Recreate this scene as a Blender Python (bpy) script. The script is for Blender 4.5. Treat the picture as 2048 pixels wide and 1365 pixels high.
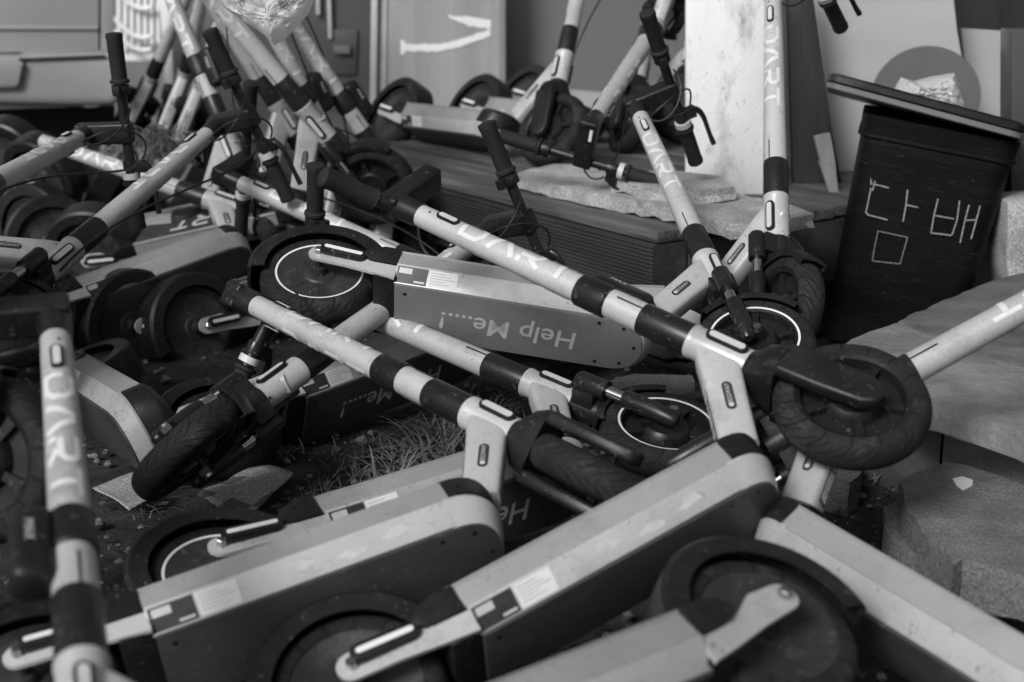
import bpy, bmesh, math, random
from mathutils import Vector, Matrix
import numpy as np

random.seed(7)
for o in list(bpy.data.objects): bpy.data.objects.remove(o, do_unlink=True)
SC = bpy.context.scene
COL = SC.collection

# ------------------------------------------------------------------ camera, sky, sun, exposure
CAM_H, PITCH, FPX, PW, PH = 1.06, math.radians(15.0), 3000.0, 2048.0, 1365.0
cd = bpy.data.cameras.new('camera'); cam = bpy.data.objects.new('camera', cd); COL.objects.link(cam)
cam.location = (0, 0, CAM_H); cam.rotation_euler = (math.radians(90) - PITCH, 0, 0)
cd.sensor_width = 36; cd.lens = FPX / PW * 36
cd.clip_start = 0.05; cd.clip_end = 300
cd.dof.use_dof = True; cd.dof.focus_distance = 3.0; cd.dof.aperture_fstop = 3.2
SC.camera = cam

w = bpy.data.worlds.new('World'); SC.world = w; w.use_nodes = True
nt = w.node_tree; nt.nodes.clear()
sky = nt.nodes.new('ShaderNodeTexSky'); sky.sky_type = 'NISHITA'; sky.sun_disc = False
SUN_EL, SUN_ROT = math.radians(36), math.radians(-148)
sky.sun_elevation = SUN_EL; sky.sun_rotation = SUN_ROT; sky.dust_density = 3
bw = nt.nodes.new('ShaderNodeRGBToBW'); bg = nt.nodes.new('ShaderNodeBackground'); wo = nt.nodes.new('ShaderNodeOutputWorld')
bg.inputs['Strength'].default_value = 0.055
nt.links.new(sky.outputs[0], bw.inputs[0]); nt.links.new(bw.outputs[0], bg.inputs[0]); nt.links.new(bg.outputs[0], wo.inputs[0])
sl = bpy.data.lights.new('sun', 'SUN'); sl.energy = 1.5; sl.angle = math.radians(18); sl.color = (1, 1, 1)
so = bpy.data.objects.new('sun', sl); COL.objects.link(so)
sd = Vector((math.sin(SUN_ROT) * math.cos(SUN_EL), math.cos(SUN_ROT) * math.cos(SUN_EL), math.sin(SUN_EL)))
so.rotation_euler = sd.to_track_quat('Z', 'Y').to_euler(); so.location = (3, -3, 6)
SC.view_settings.view_transform = 'Standard'; SC.view_settings.look = 'None'
SC.view_settings.use_curve_mapping = False
SC.view_settings.exposure = 0.8; SC.view_settings.gamma = 1

# ------------------------------------------------------------------ pixel -> place helpers
def ray(px, py):
    x = (px - PW / 2) / FPX; y = (py - PH / 2) / FPX; c, s = math.cos(PITCH), math.sin(PITCH)
    return Vector((x, c - y * s, -y * c - s))
def on_z(px, py, z):
    d = ray(px, py); t = (z - CAM_H) / d.z; return Vector((0, 0, CAM_H)) + d * t
def at_y(px, py, Y):
    d = ray(px, py); return Vector((0, 0, CAM_H)) + d * (Y / d.y)
def on_plane(px, py, p0, n):
    d = ray(px, py); o = Vector((0, 0, CAM_H)); return o + d * ((p0 - o).dot(n) / d.dot(n))

# ------------------------------------------------------------------ materials
def mat(name, base, rough=0.5, metal=0.0, var=0.0, vscale=6, bump=0.0, bscale=60, dirt=0.0, dirtc=0.03, dscale=4, rvar=0.1, scratch=0.0, coat=0.0, coords='Object', stretch=(1, 1, 1), spec=0.5, speck=0.0):
    m = bpy.data.materials.new(name); m.use_nodes = True; t = m.node_tree; b = t.nodes['Principled BSDF']
    N = lambda k, **kw: _n(t, k, kw)
    L = t.links.new
    b.inputs['Metallic'].default_value = metal; b.inputs['Specular IOR Level'].default_value = spec
    b.inputs['Coat Weight'].default_value = coat; b.inputs['Coat Roughness'].default_value = .15
    tc = N('ShaderNodeTexCoord'); mp = N('ShaderNodeMapping'); mp.inputs['Scale'].default_value = stretch
    L(tc.outputs[coords], mp.inputs[0])
    oi = N('ShaderNodeObjectInfo'); vo = N('ShaderNodeVectorMath', operation='MULTIPLY_ADD')
    cmb = N('ShaderNodeCombineXYZ'); 
    for i in range(3): L(oi.outputs['Random'], cmb.inputs[i])
    L(cmb.outputs[0], vo.inputs[0]); vo.inputs[1].default_value = (37, 19, 53); L(mp.outputs[0], vo.inputs[2])
    P = vo.outputs[0]
    n1 = N('ShaderNodeTexNoise'); n1.inputs['Scale'].default_value = vscale; n1.inputs['Detail'].default_value = 8; n1.inputs['Roughness'].default_value = .62; L(P, n1.inputs['Vector'])
    mr = N('ShaderNodeMapRange'); mr.inputs[1].default_value = .3; mr.inputs[2].default_value = .7; mr.inputs[3].default_value = 1 - var; mr.inputs[4].default_value = 1 + var; L(n1.outputs[0], mr.inputs[0])
    mul = N('ShaderNodeMath', operation='MULTIPLY'); mul.inputs[0].default_value = base; L(mr.outputs[0], mul.inputs[1])
    val = mul.outputs[0]
    if dirt > 0:
        n2 = N('ShaderNodeTexNoise'); n2.inputs['Scale'].default_value = dscale; n2.inputs['Detail'].default_value = 12; n2.inputs['Roughness'].default_value = .72; L(P, n2.inputs['Vector'])
        r2 = N('ShaderNodeMapRange'); r2.inputs[1].default_value = .52; r2.inputs[2].default_value = .72; r2.inputs[3].default_value = 0; r2.inputs[4].default_value = dirt; L(n2.outputs[0], r2.inputs[0])
        mx = N('ShaderNodeMix'); mx.inputs[3].default_value = dirtc; L(r2.outputs[0], mx.inputs[0]); L(val, mx.inputs[2]); val = mx.outputs[0]
    if scratch > 0:
        n3 = N('ShaderNodeTexNoise'); n3.inputs['Scale'].default_value = 55; n3.inputs['Detail'].default_value = 3; n3.inputs['Distortion'].default_value = 2.5; L(P, n3.inputs['Vector'])
        r3 = N('ShaderNodeMapRange'); r3.inputs[1].default_value = .645; r3.inputs[2].default_value = .70; r3.inputs[3].default_value = 0; r3.inputs[4].default_value = scratch; L(n3.outputs[0], r3.inputs[0])
        mx = N('ShaderNodeMix'); mx.inputs[3].default_value = dirtc if base > .2 else .25; L(r3.outputs[0], mx.inputs[0]); L(val, mx.inputs[2]); val = mx.outputs[0]
    if speck > 0:
        n5 = N('ShaderNodeTexNoise'); n5.inputs['Scale'].default_value = 260; n5.inputs['Detail'].default_value = 2; L(P, n5.inputs['Vector'])
        r5 = N('ShaderNodeMapRange'); r5.inputs[1].default_value = .35; r5.inputs[2].default_value = .65; r5.inputs[3].default_value = 1 - speck; r5.inputs[4].default_value = 1 + speck; L(n5.outputs[0], r5.inputs[0])
        m5 = N('ShaderNodeMath', operation='MULTIPLY'); L(val, m5.inputs[0]); L(r5.outputs[0], m5.inputs[1]); val = m5.outputs[0]
    cc = N('ShaderNodeCombineColor')
    for i in range(3): L(val, cc.inputs[i])
    L(cc.outputs[0], b.inputs['Base Color'])
    rr = N('ShaderNodeMapRange'); rr.inputs[1].default_value = .3; rr.inputs[2].default_value = .7; rr.inputs[3].default_value = max(.03, rough - rvar); rr.inputs[4].default_value = min(1, rough + rvar); L(n1.outputs[0], rr.inputs[0]); L(rr.outputs[0], b.inputs['Roughness'])
    if bump > 0:
        n4 = N('ShaderNodeTexNoise'); n4.inputs['Scale'].default_value = bscale; n4.inputs['Detail'].default_value = 6; L(P, n4.inputs['Vector'])
        bp = N('ShaderNodeBump'); bp.inputs['Strength'].default_value = bump; bp.inputs['Distance'].default_value = .004; L(n4.outputs[0], bp.inputs['Height']); L(bp.outputs[0], b.inputs['Normal'])
    return m
def _n(t, k, kw):
    n = t.nodes.new(k)
    for a, v in kw.items(): setattr(n, a, v)
    return n

M = {}
M['paint'] = mat('scooter_paint', .47, .35, var=.10, vscale=6, dirt=.55, dirtc=.16, dscale=7, scratch=.5, coat=.4, speck=.05)
M['paintb'] = mat('scooter_paint_worn', .40, .45, var=.15, vscale=6, dirt=.7, dirtc=.12, dscale=6, scratch=.7, coat=.08, speck=.06)
M['paintd'] = mat('flange_paint', .30, .38, var=.10, vscale=6, dirt=.5, dirtc=.12, dscale=7, scratch=.5, coat=.15, speck=.05)
M['plate_shaded'] = mat('shaded_underside_plate', .055, .5, var=.2, vscale=7, dirt=.5, dirtc=.025, dscale=8, scratch=.3, spec=.35)  # darkened copy of the underside plate, with its shade put into the colour
M['black'] = mat('black_plastic', .011, .42, var=.25, vscale=12, bump=.08, bscale=300, dirt=.4, dirtc=.035, dscale=14, scratch=.28, spec=.35)
M['satin'] = mat('satin_black_metal', .013, .36, var=.2, vscale=9, dirt=.4, dirtc=.035, dscale=12, scratch=.3, spec=.4)
M['grip'] = mat('grip_rubber', .017, .7, spec=.3, var=.2, vscale=30, bump=.5, bscale=420)
M['chrome'] = mat('chrome', .65, .16, metal=1, var=.1, rvar=.06)
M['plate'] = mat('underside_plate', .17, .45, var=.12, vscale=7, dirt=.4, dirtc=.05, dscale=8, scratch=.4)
M['white'] = mat('white_vinyl', .78, .4, var=.06, dirt=.3, dirtc=.4)
M['letter'] = mat('letter_vinyl', .66, .4, var=.05, dirt=.4, dirtc=.3, dscale=20)
M['ghost'] = mat('faded_print', .48, .5, var=.2, vscale=40, dirt=.6, dirtc=.18, dscale=40)
M['residue'] = mat('label_residue', .52, .7, var=.15, vscale=60, dirt=.8, dirtc=.42, dscale=50)
M['sticker'] = mat('dark_sticker', .04, .4, var=.2, vscale=40)
M['silver'] = mat('silver_sticker', .55, .4, var=.1, vscale=30)
M['hub'] = mat('hub_motor_cover', .03, .5, var=.25, vscale=18, spec=.35, dirt=.9, dirtc=.085, dscale=12, scratch=.3)
M['bolt'] = mat('bolt_steel', .45, .3, metal=1, var=.2)
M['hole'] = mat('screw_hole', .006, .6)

def tread_mat():
    m = mat('tyre_rubber', .016, .8, var=.3, vscale=10, dirt=.9, dirtc=.06, dscale=9, spec=.25, speck=.3)
    t = m.node_tree; b = t.nodes['Principled BSDF']; L = t.links.new
    tc = t.nodes.new('ShaderNodeTexCoord'); sp = t.nodes.new('ShaderNodeSeparateXYZ'); L(tc.outputs['Object'], sp.inputs[0])
    def mt(op, a, bb=None, v=None):
        n = t.nodes.new('ShaderNodeMath'); n.operation = op
        if hasattr(a, 'links'): L(a, n.inputs[0])
        else: n.inputs[0].default_value = a
        if bb is not None:
            if hasattr(bb, 'links'): L(bb, n.inputs[1])
            else: n.inputs[1].default_value = bb
        return n.outputs[0]
    ang = mt('ARCTAN2', sp.outputs['X'], sp.outputs['Z']); ay = mt('ABSOLUTE', sp.outputs['Y'])
    def grooves(k, slope, ph, width, y0, y1):
        f = mt('FRACT', mt('ADD', mt('MULTIPLY', mt('ADD', ang, mt('MULTIPLY', ay, slope)), k / (2 * math.pi)), mt('ADD', ph, 50.0)))
        d = mt('ABSOLUTE', mt('SUBTRACT', f, .5)); g = mt('LESS_THAN', d, width)
        return mt('MULTIPLY', g, mt('MULTIPLY', mt('GREATER_THAN', ay, y0), mt('LESS_THAN', ay, y1)))
    side = mt('MULTIPLY', mt('SIGN', sp.outputs['Y']), .25)
    g = mt('MAXIMUM', grooves(30, 16, side, .09, .004, .026), grooves(15, 9, side, .05, .010, .031))
    h = mt('SUBTRACT', 1.0, g)
    bp = t.nodes.new('ShaderNodeBump'); bp.inputs['Strength'].default_value = 1; bp.inputs['Distance'].default_value = .004
    L(h, bp.inputs['Height']); L(bp.outputs[0], b.inputs['Normal'])
    old = b.inputs['Base Color'].links[0].from_socket
    mx = t.nodes.new('ShaderNodeMix'); mx.data_type = 'RGBA'; mx.inputs[7].default_value = (.008, .008, .008, 1)  # shade inside the grooves is painted into the colour, on top of the bump
    L(g, mx.inputs[0]); L(old, mx.inputs[6]); L(mx.outputs[2], b.inputs['Base Color'])
    return m
M['tyre'] = tread_mat()

# ------------------------------------------------------------------ mesh helpers
class MB:
    def __init__(s): s.v = []; s.f = []
    def add(s, vs, fs):
        o = len(s.v); s.v += [tuple(v) for v in vs]; s.f += [tuple(i + o for i in f) for f in fs]; return s
    def box(s, c, size, R=None, taper=None):
        hx, hy, hz = [x / 2 for x in size]; P = []
        for z in (-1, 1):
            k = taper if (taper and z > 0) else 1
            for x, y in ((-1, -1), (1, -1), (1, 1), (-1, 1)): P.append(Vector((x * hx * k, y * hy * k, z * hz)))
        if R is not None: P = [R @ p for p in P]
        return s.add([p + Vector(c) for p in P], [(3, 2, 1, 0), (4, 5, 6, 7), (0, 1, 5, 4), (1, 2, 6, 5), (2, 3, 7, 6), (3, 0, 4, 7)])
    def prism(s, pts, e):   # polygon pts (3D, ordered), extruded by vector e
        n = len(pts); e = Vector(e); pts = [Vector(p) for p in pts]
        return s.add(pts + [p + e for p in pts], [tuple(range(n))[::-1], tuple(range(n, 2 * n))] + [(i, (i + 1) % n, n + (i + 1) % n, n + i) for i in range(n)])
    def tube(s, path, radii, seg=16, cap=True, up=None):
        path = [Vector(p) for p in path]; n = len(path)
        if not hasattr(radii, '__len__'): radii = [radii] * n
        rings = []; nr = up
        for i, p in enumerate(path):
            t = (path[min(i + 1, n - 1)] - path[max(i - 1, 0)]).normalized()
            if nr is None: nr = Vector((0, 0, 1)) if abs(t.z) < .9 else Vector((1, 0, 0))
            nr = nr - t * nr.dot(t); nr.normalize(); b = t.cross(nr)
            rings.append([p + nr * (math.cos(2 * math.pi * k / seg) * radii[i]) + b * (math.sin(2 * math.pi * k / seg) * radii[i]) for k in range(seg)])
        return s.loft(rings, cap)
    def loft(s, rings, cap=True, closed=False):
        n = len(rings[0]); vs = [v for r in rings for v in r]; fs = []
        m = len(rings)
        for i in range(m - 1 + (1 if closed else 0)):
            j = (i + 1) % m
            for k in range(n): fs.append((i * n + k, i * n + (k + 1) % n, j * n + (k + 1) % n, j * n + k))
        if cap and not closed: fs += [tuple(range(n))[::-1], tuple(range((m - 1) * n, m * n))]
        return s.add(vs, fs)
    def lathe(s, prof, seg=48, axis='y', c=(0, 0, 0), closed=False):   # prof list (r, h), revolve about axis through c
        rings = []
        for k in range(seg):
            a = 2 * math.pi * k / seg; ring = []
            for r, h in prof:
                x, y = r * math.cos(a), r * math.sin(a)
                p = Vector((x, h, y)) if axis == 'y' else (Vector((x, y, h)) if axis == 'z' else Vector((h, x, y)))
                ring.append(p + Vector(c))
            rings.append(ring)
        n = len(prof); fs = []
        for k in range(seg):
            k2 = (k + 1) % seg
            for i in range(n - (0 if closed else 1)):
                i2 = (i + 1) % n; fs.append((k * n + i, k2 * n + i, k2 * n + i2, k * n + i2))
        return s.add([p for r in rings for p in r], fs)
    def mesh(s, name, m, smooth=35, bevel=0, bseg=2):
        me = bpy.data.meshes.new(name); me.from_pydata(s.v, [], s.f)
        bm = bmesh.new(); bm.from_mesh(me)
        bmesh.ops.remove_doubles(bm, verts=bm.verts, dist=1e-6)
        bmesh.ops.recalc_face_normals(bm, faces=bm.faces)
        if bevel > 0:
            es = [e for e in bm.edges if len(e.link_faces) == 2 and e.calc_face_angle(0) > math.radians(30)]
            bmesh.ops.bevel(bm, geom=es, offset=bevel, segments=bseg, profile=.6, affect='EDGES', clamp_overlap=True)
        bm.to_mesh(me); bm.free()
        me.polygons.foreach_set('use_smooth', [True] * len(me.polygons)); me.set_sharp_from_angle(angle=math.radians(smooth))
        me.materials.append(M[m] if isinstance(m, str) else m); return me
    def obj(s, name, m, parent=None, **kw):
        return link(name, s.mesh(name, m, **kw), parent)
def link(name, me, parent=None, mtx=None):
    o = bpy.data.objects.new(name, me); COL.objects.link(o)
    if parent: o.parent = parent
    if mtx is not None: o.matrix_local = mtx
    return o
def tag(o, label=None, cat=None, group=None, kind=None):
    if label: o['label'] = label
    if cat: o['category'] = cat
    if group: o['group'] = group
    if kind: o['kind'] = kind
    return o
def empty(name, mtx=None):
    o = bpy.data.objects.new(name, None); o.empty_display_size = .1; COL.objects.link(o)
    if mtx is not None: o.matrix_world = mtx
    return o
def bez(p0, p1, p2, p3, n=14):
    p0, p1, p2, p3 = map(Vector, (p0, p1, p2, p3)); return [p0 * (1 - t) ** 3 + p1 * 3 * t * (1 - t) ** 2 + p2 * 3 * t * t * (1 - t) + p3 * t ** 3 for t in [i / (n - 1) for i in range(n)]]

def strokes(paths, th):      # mitred strokes -> quads in 2D
    V = []; F = []
    for path in paths:
        pts = [Vector((p[0], p[1])) for p in path]; n = len(pts); o = len(V)
        for i, p in enumerate(pts):
            d0 = (pts[i] - pts[i - 1]).normalized() if i > 0 else None
            d1 = (pts[i + 1] - pts[i]).normalized() if i < n - 1 else None
            if d0 is None: nn = Vector((-d1.y, d1.x)); k = 1
            elif d1 is None: nn = Vector((-d0.y, d0.x)); k = 1
            else:
                nn = (Vector((-d0.y, d0.x)) + Vector((-d1.y, d1.x)))
                if nn.length < 1e-4: nn = Vector((-d0.y, d0.x))
                nn.normalize(); k = min(2.2, 1 / max(.3, nn.dot(Vector((-d1.y, d1.x)))))
            V += [p + nn * th / 2 * k, p - nn * th / 2 * k]
        F += [(o + 2 * i, o + 2 * i + 2, o + 2 * i + 3, o + 2 * i + 1) for i in range(n - 1)]
    return V, F
def subdiv2d(V, F, n):
    V2 = []; F2 = []
    for f in F:
        a, b, c, d = [V[i] for i in f]; o = len(V2)
        for i in range(n + 1):
            for j in range(n + 1):
                u, v = i / n, j / n; V2.append((a * (1 - u) + b * u) * (1 - v) + (d * (1 - u) + c * u) * v)
        for i in range(n):
            for j in range(n):
                q = o + i * (n + 1) + j; F2.append((q, q + n + 1, q + n + 2, q + 1))
    return V2, F2
DART = [  # each letter in a unit box
    [[(.02, .64), (.02, .08), (.66, .08), (.92, .34), (.92, .66), (.66, .92), (.02, .92)]],
    [[(.0, .0), (.46, .93)], [(.60, .93), (1.04, .0)]],
    [[(.08, .0), (.08, .28)], [(.02, .92), (.74, .92), (.92, .76), (.92, .58), (.74, .42), (.10, .42)], [(.50, .33), (.95, .0)]],
    [[(.0, .92), (1.0, .92)], [(.5, .80), (.5, .0)]]]
def dart_layout(L, h):   # returns V(2D),F
    V = []; F = []; wch = L / 4.7; gap = (L - 4 * wch) / 3
    for i, g in enumerate(DART):
        v, f = strokes(g, .20 if i != 1 else .22); v, f = subdiv2d(v, f, 8); o = len(V)
        V += [Vector((i * (wch + gap) + p.x * wch, (p.y - .5) * h)) for p in v]; F += [tuple(q + o for q in ff) for ff in f]
    return V, F
def text_mesh(txt, size, shear=0, extrude=0, offset=0):
    c = bpy.data.curves.new('t', 'FONT'); c.body = txt; c.size = size; c.align_x = 'CENTER'; c.align_y = 'CENTER'; c.shear = shear; c.offset = offset; c.extrude = extrude; c.resolution_u = 3
    o = bpy.data.objects.new('t', c); COL.objects.link(o); dg = bpy.context.evaluated_depsgraph_get()
    me = bpy.data.meshes.new_from_object(o.evaluated_get(dg)); bpy.data.objects.remove(o); 
    v = [Vector(x.co) for x in me.vertices]; f = [tuple(p.vertices) for p in me.polygons]; bpy.data.meshes.remove(me); return v, f


# ------------------------------------------------------------------ setting: materials
M['dirt'] = mat('yard_dirt', .034, .95, var=.5, vscale=14, bump=1, bscale=70, dirt=.8, dirtc=.014, dscale=2.2, speck=.5, spec=.2)
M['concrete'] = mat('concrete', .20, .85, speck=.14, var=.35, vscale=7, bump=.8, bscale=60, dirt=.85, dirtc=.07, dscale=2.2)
M['concdark'] = mat('dark_concrete', .12, .85, speck=.14, var=.4, vscale=7, bump=.8, bscale=60, dirt=.6, dirtc=.05, dscale=4)  # darker grey concrete for the far tread and two riser blocks
M['stone'] = mat('broken_stone', .36, .9, speck=.4, var=.35, vscale=7, bump=.8, bscale=150, dirt=.5, dirtc=.12, dscale=5)
M['stone2'] = mat('rough_rock', .15, .92, speck=.4, var=.3, vscale=9, bump=1, bscale=90, dirt=.6, dirtc=.07, dscale=6)
M['deckwood'] = mat('weathered_plank', .10, .6, var=.65, vscale=34, bump=1, bscale=90, dirt=.8, dirtc=.03, spec=.3, dscale=4, stretch=(.06, 1, 1))
M['beam'] = mat('ribbed_beam', .035, .6, var=.5, vscale=10, bump=.4, bscale=80, dirt=.7, dirtc=.11, dscale=8, stretch=(.15, 1, 1))
M['dkwood'] = mat('dark_plank', .022, .55, var=.5, vscale=7, bump=.35, bscale=60, stretch=(1, 1, .09))
M['whitewood'] = mat('white_painted_board', .78, .6, scratch=.5, var=.1, vscale=4, bump=.3, bscale=60, dirt=.85, dirtc=.16, dscale=6, stretch=(1, 1, .55))
M['panel'] = mat('pale_panel', .40, .6, var=.10, vscale=5, bump=.1, bscale=200, dirt=.25, dirtc=.2, dscale=3, stretch=(.15, 1, 1))
M['panel2'] = mat('grey_panel', .20, .55, var=.1, vscale=4)
M['ply'] = mat('plywood', .32, .7, var=.16, vscale=5, bump=.15, bscale=60, dirt=.4, dirtc=.14, dscale=3, stretch=(1.5, 1, .10))
M['splint'] = mat('splintered_wood', .24, .8, var=.35, vscale=10, bump=.6, bscale=50, stretch=(1, 1, .1))
M['frame'] = mat('white_door_frame', .5, .5, var=.06, dirt=.3, dirtc=.25)
M['doorgrey'] = mat('grey_door_skin', .075, .35, var=.12, vscale=2)
M['dooglass'] = mat('smoked_glass', .16, .16, var=.06, vscale=1.5, rvar=.04, coat=.4)
M['inner'] = mat('grey_inner', .16, .6, var=.15, vscale=2)
M['van'] = mat('van_paint', .27, .38, var=.05, vscale=2, dirt=.3, dirtc=.10, dscale=3, coat=.3)
M['vanb'] = mat('van_bumper', .30, .45, var=.06, vscale=2, dirt=.35, dirtc=.12, dscale=4)
M['lattice'] = mat('white_lattice', .9, .5, var=.05)
M['bin'] = mat('black_bin_plastic', .005, .45, spec=.13, scratch=.08, var=.3, vscale=5, bump=.25, bscale=40, dirt=.4, dirtc=.014, dscale=5, stretch=(.3, .3, 2.2))
M['lid'] = mat('bin_lid', .009, .35, spec=.3, var=.3, vscale=4, dirt=.6, dirtc=.09, dscale=6)
M['lidrim'] = mat('bin_rim', .13, .4, var=.15)
M['chalk'] = mat('chalk', .26, .9, var=.4, vscale=120, dirt=.9, dirtc=.05, dscale=90)
M['limewash'] = mat('white_paint_smear', .78, .7, var=.06)
M['disc'] = mat('grey_disc', .13, .5, var=.06)
M['grass'] = mat('dry_grass', .14, .8, var=.4, vscale=5)
M['leaf'] = mat('dead_leaf', .06, .8, var=.5, vscale=20)

def poly_slab(name, px, z, th, m, parent=None, rough=0, seed=0, **kw):
    rnd = random.Random(seed); P = []
    n = len(px)
    for i in range(n):
        a = on_z(*px[i], z); b = on_z(*px[(i + 1) % n], z); P.append(a)
        L = (b - a).length; k = int(L / .035) if rough else 0
        for j in range(1, k):
            q = a.lerp(b, j / k); q += Vector((rnd.uniform(-1, 1), rnd.uniform(-1, 1), 0)) * rough; P.append(q)
    mb = MB(); n = len(P); low = [p + Vector((rnd.uniform(-1, 1) * rough * .8, rnd.uniform(-1, 1) * rough * .8, -th + rnd.uniform(-1, 1) * rough * .6)) for p in P]
    mid = [p + Vector((rnd.uniform(-1, 1) * rough, rnd.uniform(-1, 1) * rough, -th * .5)) for p in P]
    mb.add(P + mid + low, [tuple(range(n)), tuple(range(3 * n - 1, 2 * n - 1, -1))] + [(i, n + i, n + (i + 1) % n, (i + 1) % n) for i in range(n)] + [(n + i, 2 * n + i, 2 * n + (i + 1) % n, n + (i + 1) % n) for i in range(n)])
    return mb.obj(name, m, parent, smooth=28, **kw)
def board(name, px, Y, th, m, parent=None, lean=0, ex=0, **kw):     # outline given in the picture, standing at distance Y
    P = [at_y(x, y, Y) for x, y in px]
    if lean: 
        z0 = min(p.z for p in P); P = [p + Vector((0, (p.z - z0) * lean, 0)) for p in P]
    return MB().prism(P, (ex * th, th, 0)).obj(name, m, parent, **kw)

# ground with gentle bumps near, flat far
def ground():
    mb = MB(); nx, ny = 90, 90; V = []
    xs = [-60, -30, -12, -6] + [-4 + 8 * i / 80 for i in range(81)] + [6, 12, 30, 60]
    ys = [-60, -20, -5, 0] + [.6 + 7 * i / 80 for i in range(81)] + [9, 14, 30, 80]
    from mathutils import noise
    for y in ys:
        for x in xs:
            near = 1 if (abs(x) <= 4 and .6 <= y <= 7.7) else 0
            z = near * (.016 * noise.noise(Vector((x * 3, y * 3, 0))) + .008 * noise.noise(Vector((x * 11, y * 11, 3)))) - .012
            V.append((x, y, z))
    n = len(xs); mb.add(V, [(j * n + i, j * n + i + 1, (j + 1) * n + i + 1, (j + 1) * n + i) for j in range(len(ys) - 1) for i in range(n - 1)])
    tag(mb.obj('ground', 'dirt', smooth=80), kind='structure')
ground()

# ---- wooden platform
ZP = .37
pa, pb = on_z(800, 337, ZP), on_z(1313, 465, ZP)
E_ = (pb - pa).normalized(); N_ = Vector((-E_.y, E_.x, 0)); N_ = N_ if N_.x > 0 else -N_
plat = empty('wooden_platform', Matrix.Translation(pb)); tag(plat, 'low weathered wooden platform with ribbed front beam behind the heap', 'platform')
def loc(o): o.matrix_parent_inverse = plat.matrix_world.inverted(); return o
rp = Matrix((E_, N_, Vector((0, 0, 1)))).transposed()
for i in range(11):
    off = .075 + i * .152; c0 = pb + N_ * off + E_ * (-.012 * (i % 3)); L = 3.1
    mb = MB().box((-L / 2, 0, -.014), (L, .146, .028)); me = mb.mesh('plank', 'deckwood', bevel=.004)
    o = bpy.data.objects.new('plank', me); COL.objects.link(o); o.parent = plat; o.matrix_parent_inverse = Matrix.Translation(-pb)
    o.matrix_world = Matrix.Translation(c0 + Vector((0, 0, .001 * ((i * 37) % 5)))) @ rp.to_4x4()
def beam():
    prof = []; k = 17; z0, z1 = -.20, -.031
    for j in range(k):
        za = z0 + (z1 - z0) * j / k; zb = z0 + (z1 - z0) * (j + 1) / k; zm = za + (zb - za) * .62
        prof += [(-.006, za), (-.006, zm), (.0, zm + .0008), (.0, zb - .0008)]
    prof = [(.10, z0)] + prof + [(.10, z1)]
    rings = [[Vector((x, y, z)) for y, z in prof] for x in (-3.1, -.004)]
    me = MB().loft(rings).mesh('ribbed_beam', 'beam', smooth=20)
    o = bpy.data.objects.new('ribbed_beam', me); COL.objects.link(o); o.parent = plat; o.matrix_parent_inverse = Matrix.Translation(-pb); o.matrix_world = Matrix.Translation(pb) @ rp.to_4x4()
    for nm, c, s in (('end_board', (-.022, .86, -.115), (.036, 1.5, .165)), ('joist', (-1.6, .16, -.285), (3.0, .08, .16)), ('joist', (-.12, .86, -.285), (.08, 1.4, .16))):
        me = MB().box((0, 0, 0), s).mesh(nm, 'beam', bevel=.003); o = bpy.data.objects.new(nm, me); COL.objects.link(o); o.parent = plat; o.matrix_parent_inverse = Matrix.Translation(-pb)
        o.matrix_world = Matrix.Translation(pb) @ rp.to_4x4() @ Matrix.Translation(c)
beam()

# ---- stone slabs on the platform
tag(poly_slab('stone_slab', [(1031, 349), (1100, 366), (1171, 383), (1328, 411), (1420, 436), (1505, 455), (1629, 428), (1560, 405), (1460, 385), (1250, 345), (1180, 330), (1110, 328), (1060, 338)], ZP + .042, .036, 'stone', rough=.008, seed=3), 'long broken stone slab lying along the platform corner', 'slab')
tag(poly_slab('stone_slab', [(1222, 359), (1300, 372), (1400, 380), (1468, 374), (1440, 352), (1340, 340), (1262, 346)], ZP + .078, .034, 'stone', rough=.008, seed=5), 'smaller broken stone piece on top of the long slab', 'slab')

# ---- boards and panels standing behind
tag(board('white_board', [(1373, -90), (1531, -90), (1527, 402), (1372, 396)], 4.16, .035, 'whitewood', bevel=.004), 'upright white painted board with knots and stains', 'board')
tag(board('dark_plank', [(1578, -90), (1617, -90), (1632, 0), (1665, 250), (1702, 470), (1590, 470)], 4.34, .04, 'dkwood', lean=.05, bevel=.004), 'dark grained plank leaning right of the white board', 'plank')
tag(board('pale_panel', [(1618, -90), (1908, -90), (1922, 60), (1965, 330), (2000, 640), (1720, 640), (1665, 250), (1632, 0)], 4.55, .02, 'panel', lean=.05), 'large pale panel leaning behind the black bin', 'panel')
tag(board('pale_panel', [(1928, 58), (2110, 70), (2110, 640), (1990, 640)], 4.75, .02, 'panel', lean=.03), 'second pale panel at the right edge behind the bin', 'panel')
tag(board('dark_board', [(1880, -120), (2120, -120), (2120, 110), (1880, 110)], 4.95, .03, 'dkwood'), 'dark wooden board at the upper right corner', 'board')
tag(board('grey_board', [(2024, 60), (2120, 60), (2120, 398), (2022, 404)], 4.0, .10, 'doorgrey', bevel=.004), 'flat grey board cut by the right edge', 'board')
tag(board('plaster_pillar', [(2014, 405), (2120, 400), (2120, 600), (2024, 600), (2012, 520), (2016, 440)], 3.75, .16, 'stone', bevel=.008), 'rough plaster pillar end at the right edge', 'pillar')
tag(board('broken_board', [(1629, 274), (1644, 270), (1660, 267), (1668, 310), (1674, 348), (1652, 330), (1641, 322)], 4.22, .02, 'splint'), 'upper splintered pale board stub beside the bin', 'board')
tag(board('broken_board', [(1638, 323), (1650, 326), (1670, 331), (1678, 390), (1683, 452), (1664, 400)], 4.20, .02, 'splint'), 'lower splintered pale board stub beside the bin', 'board')
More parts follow.
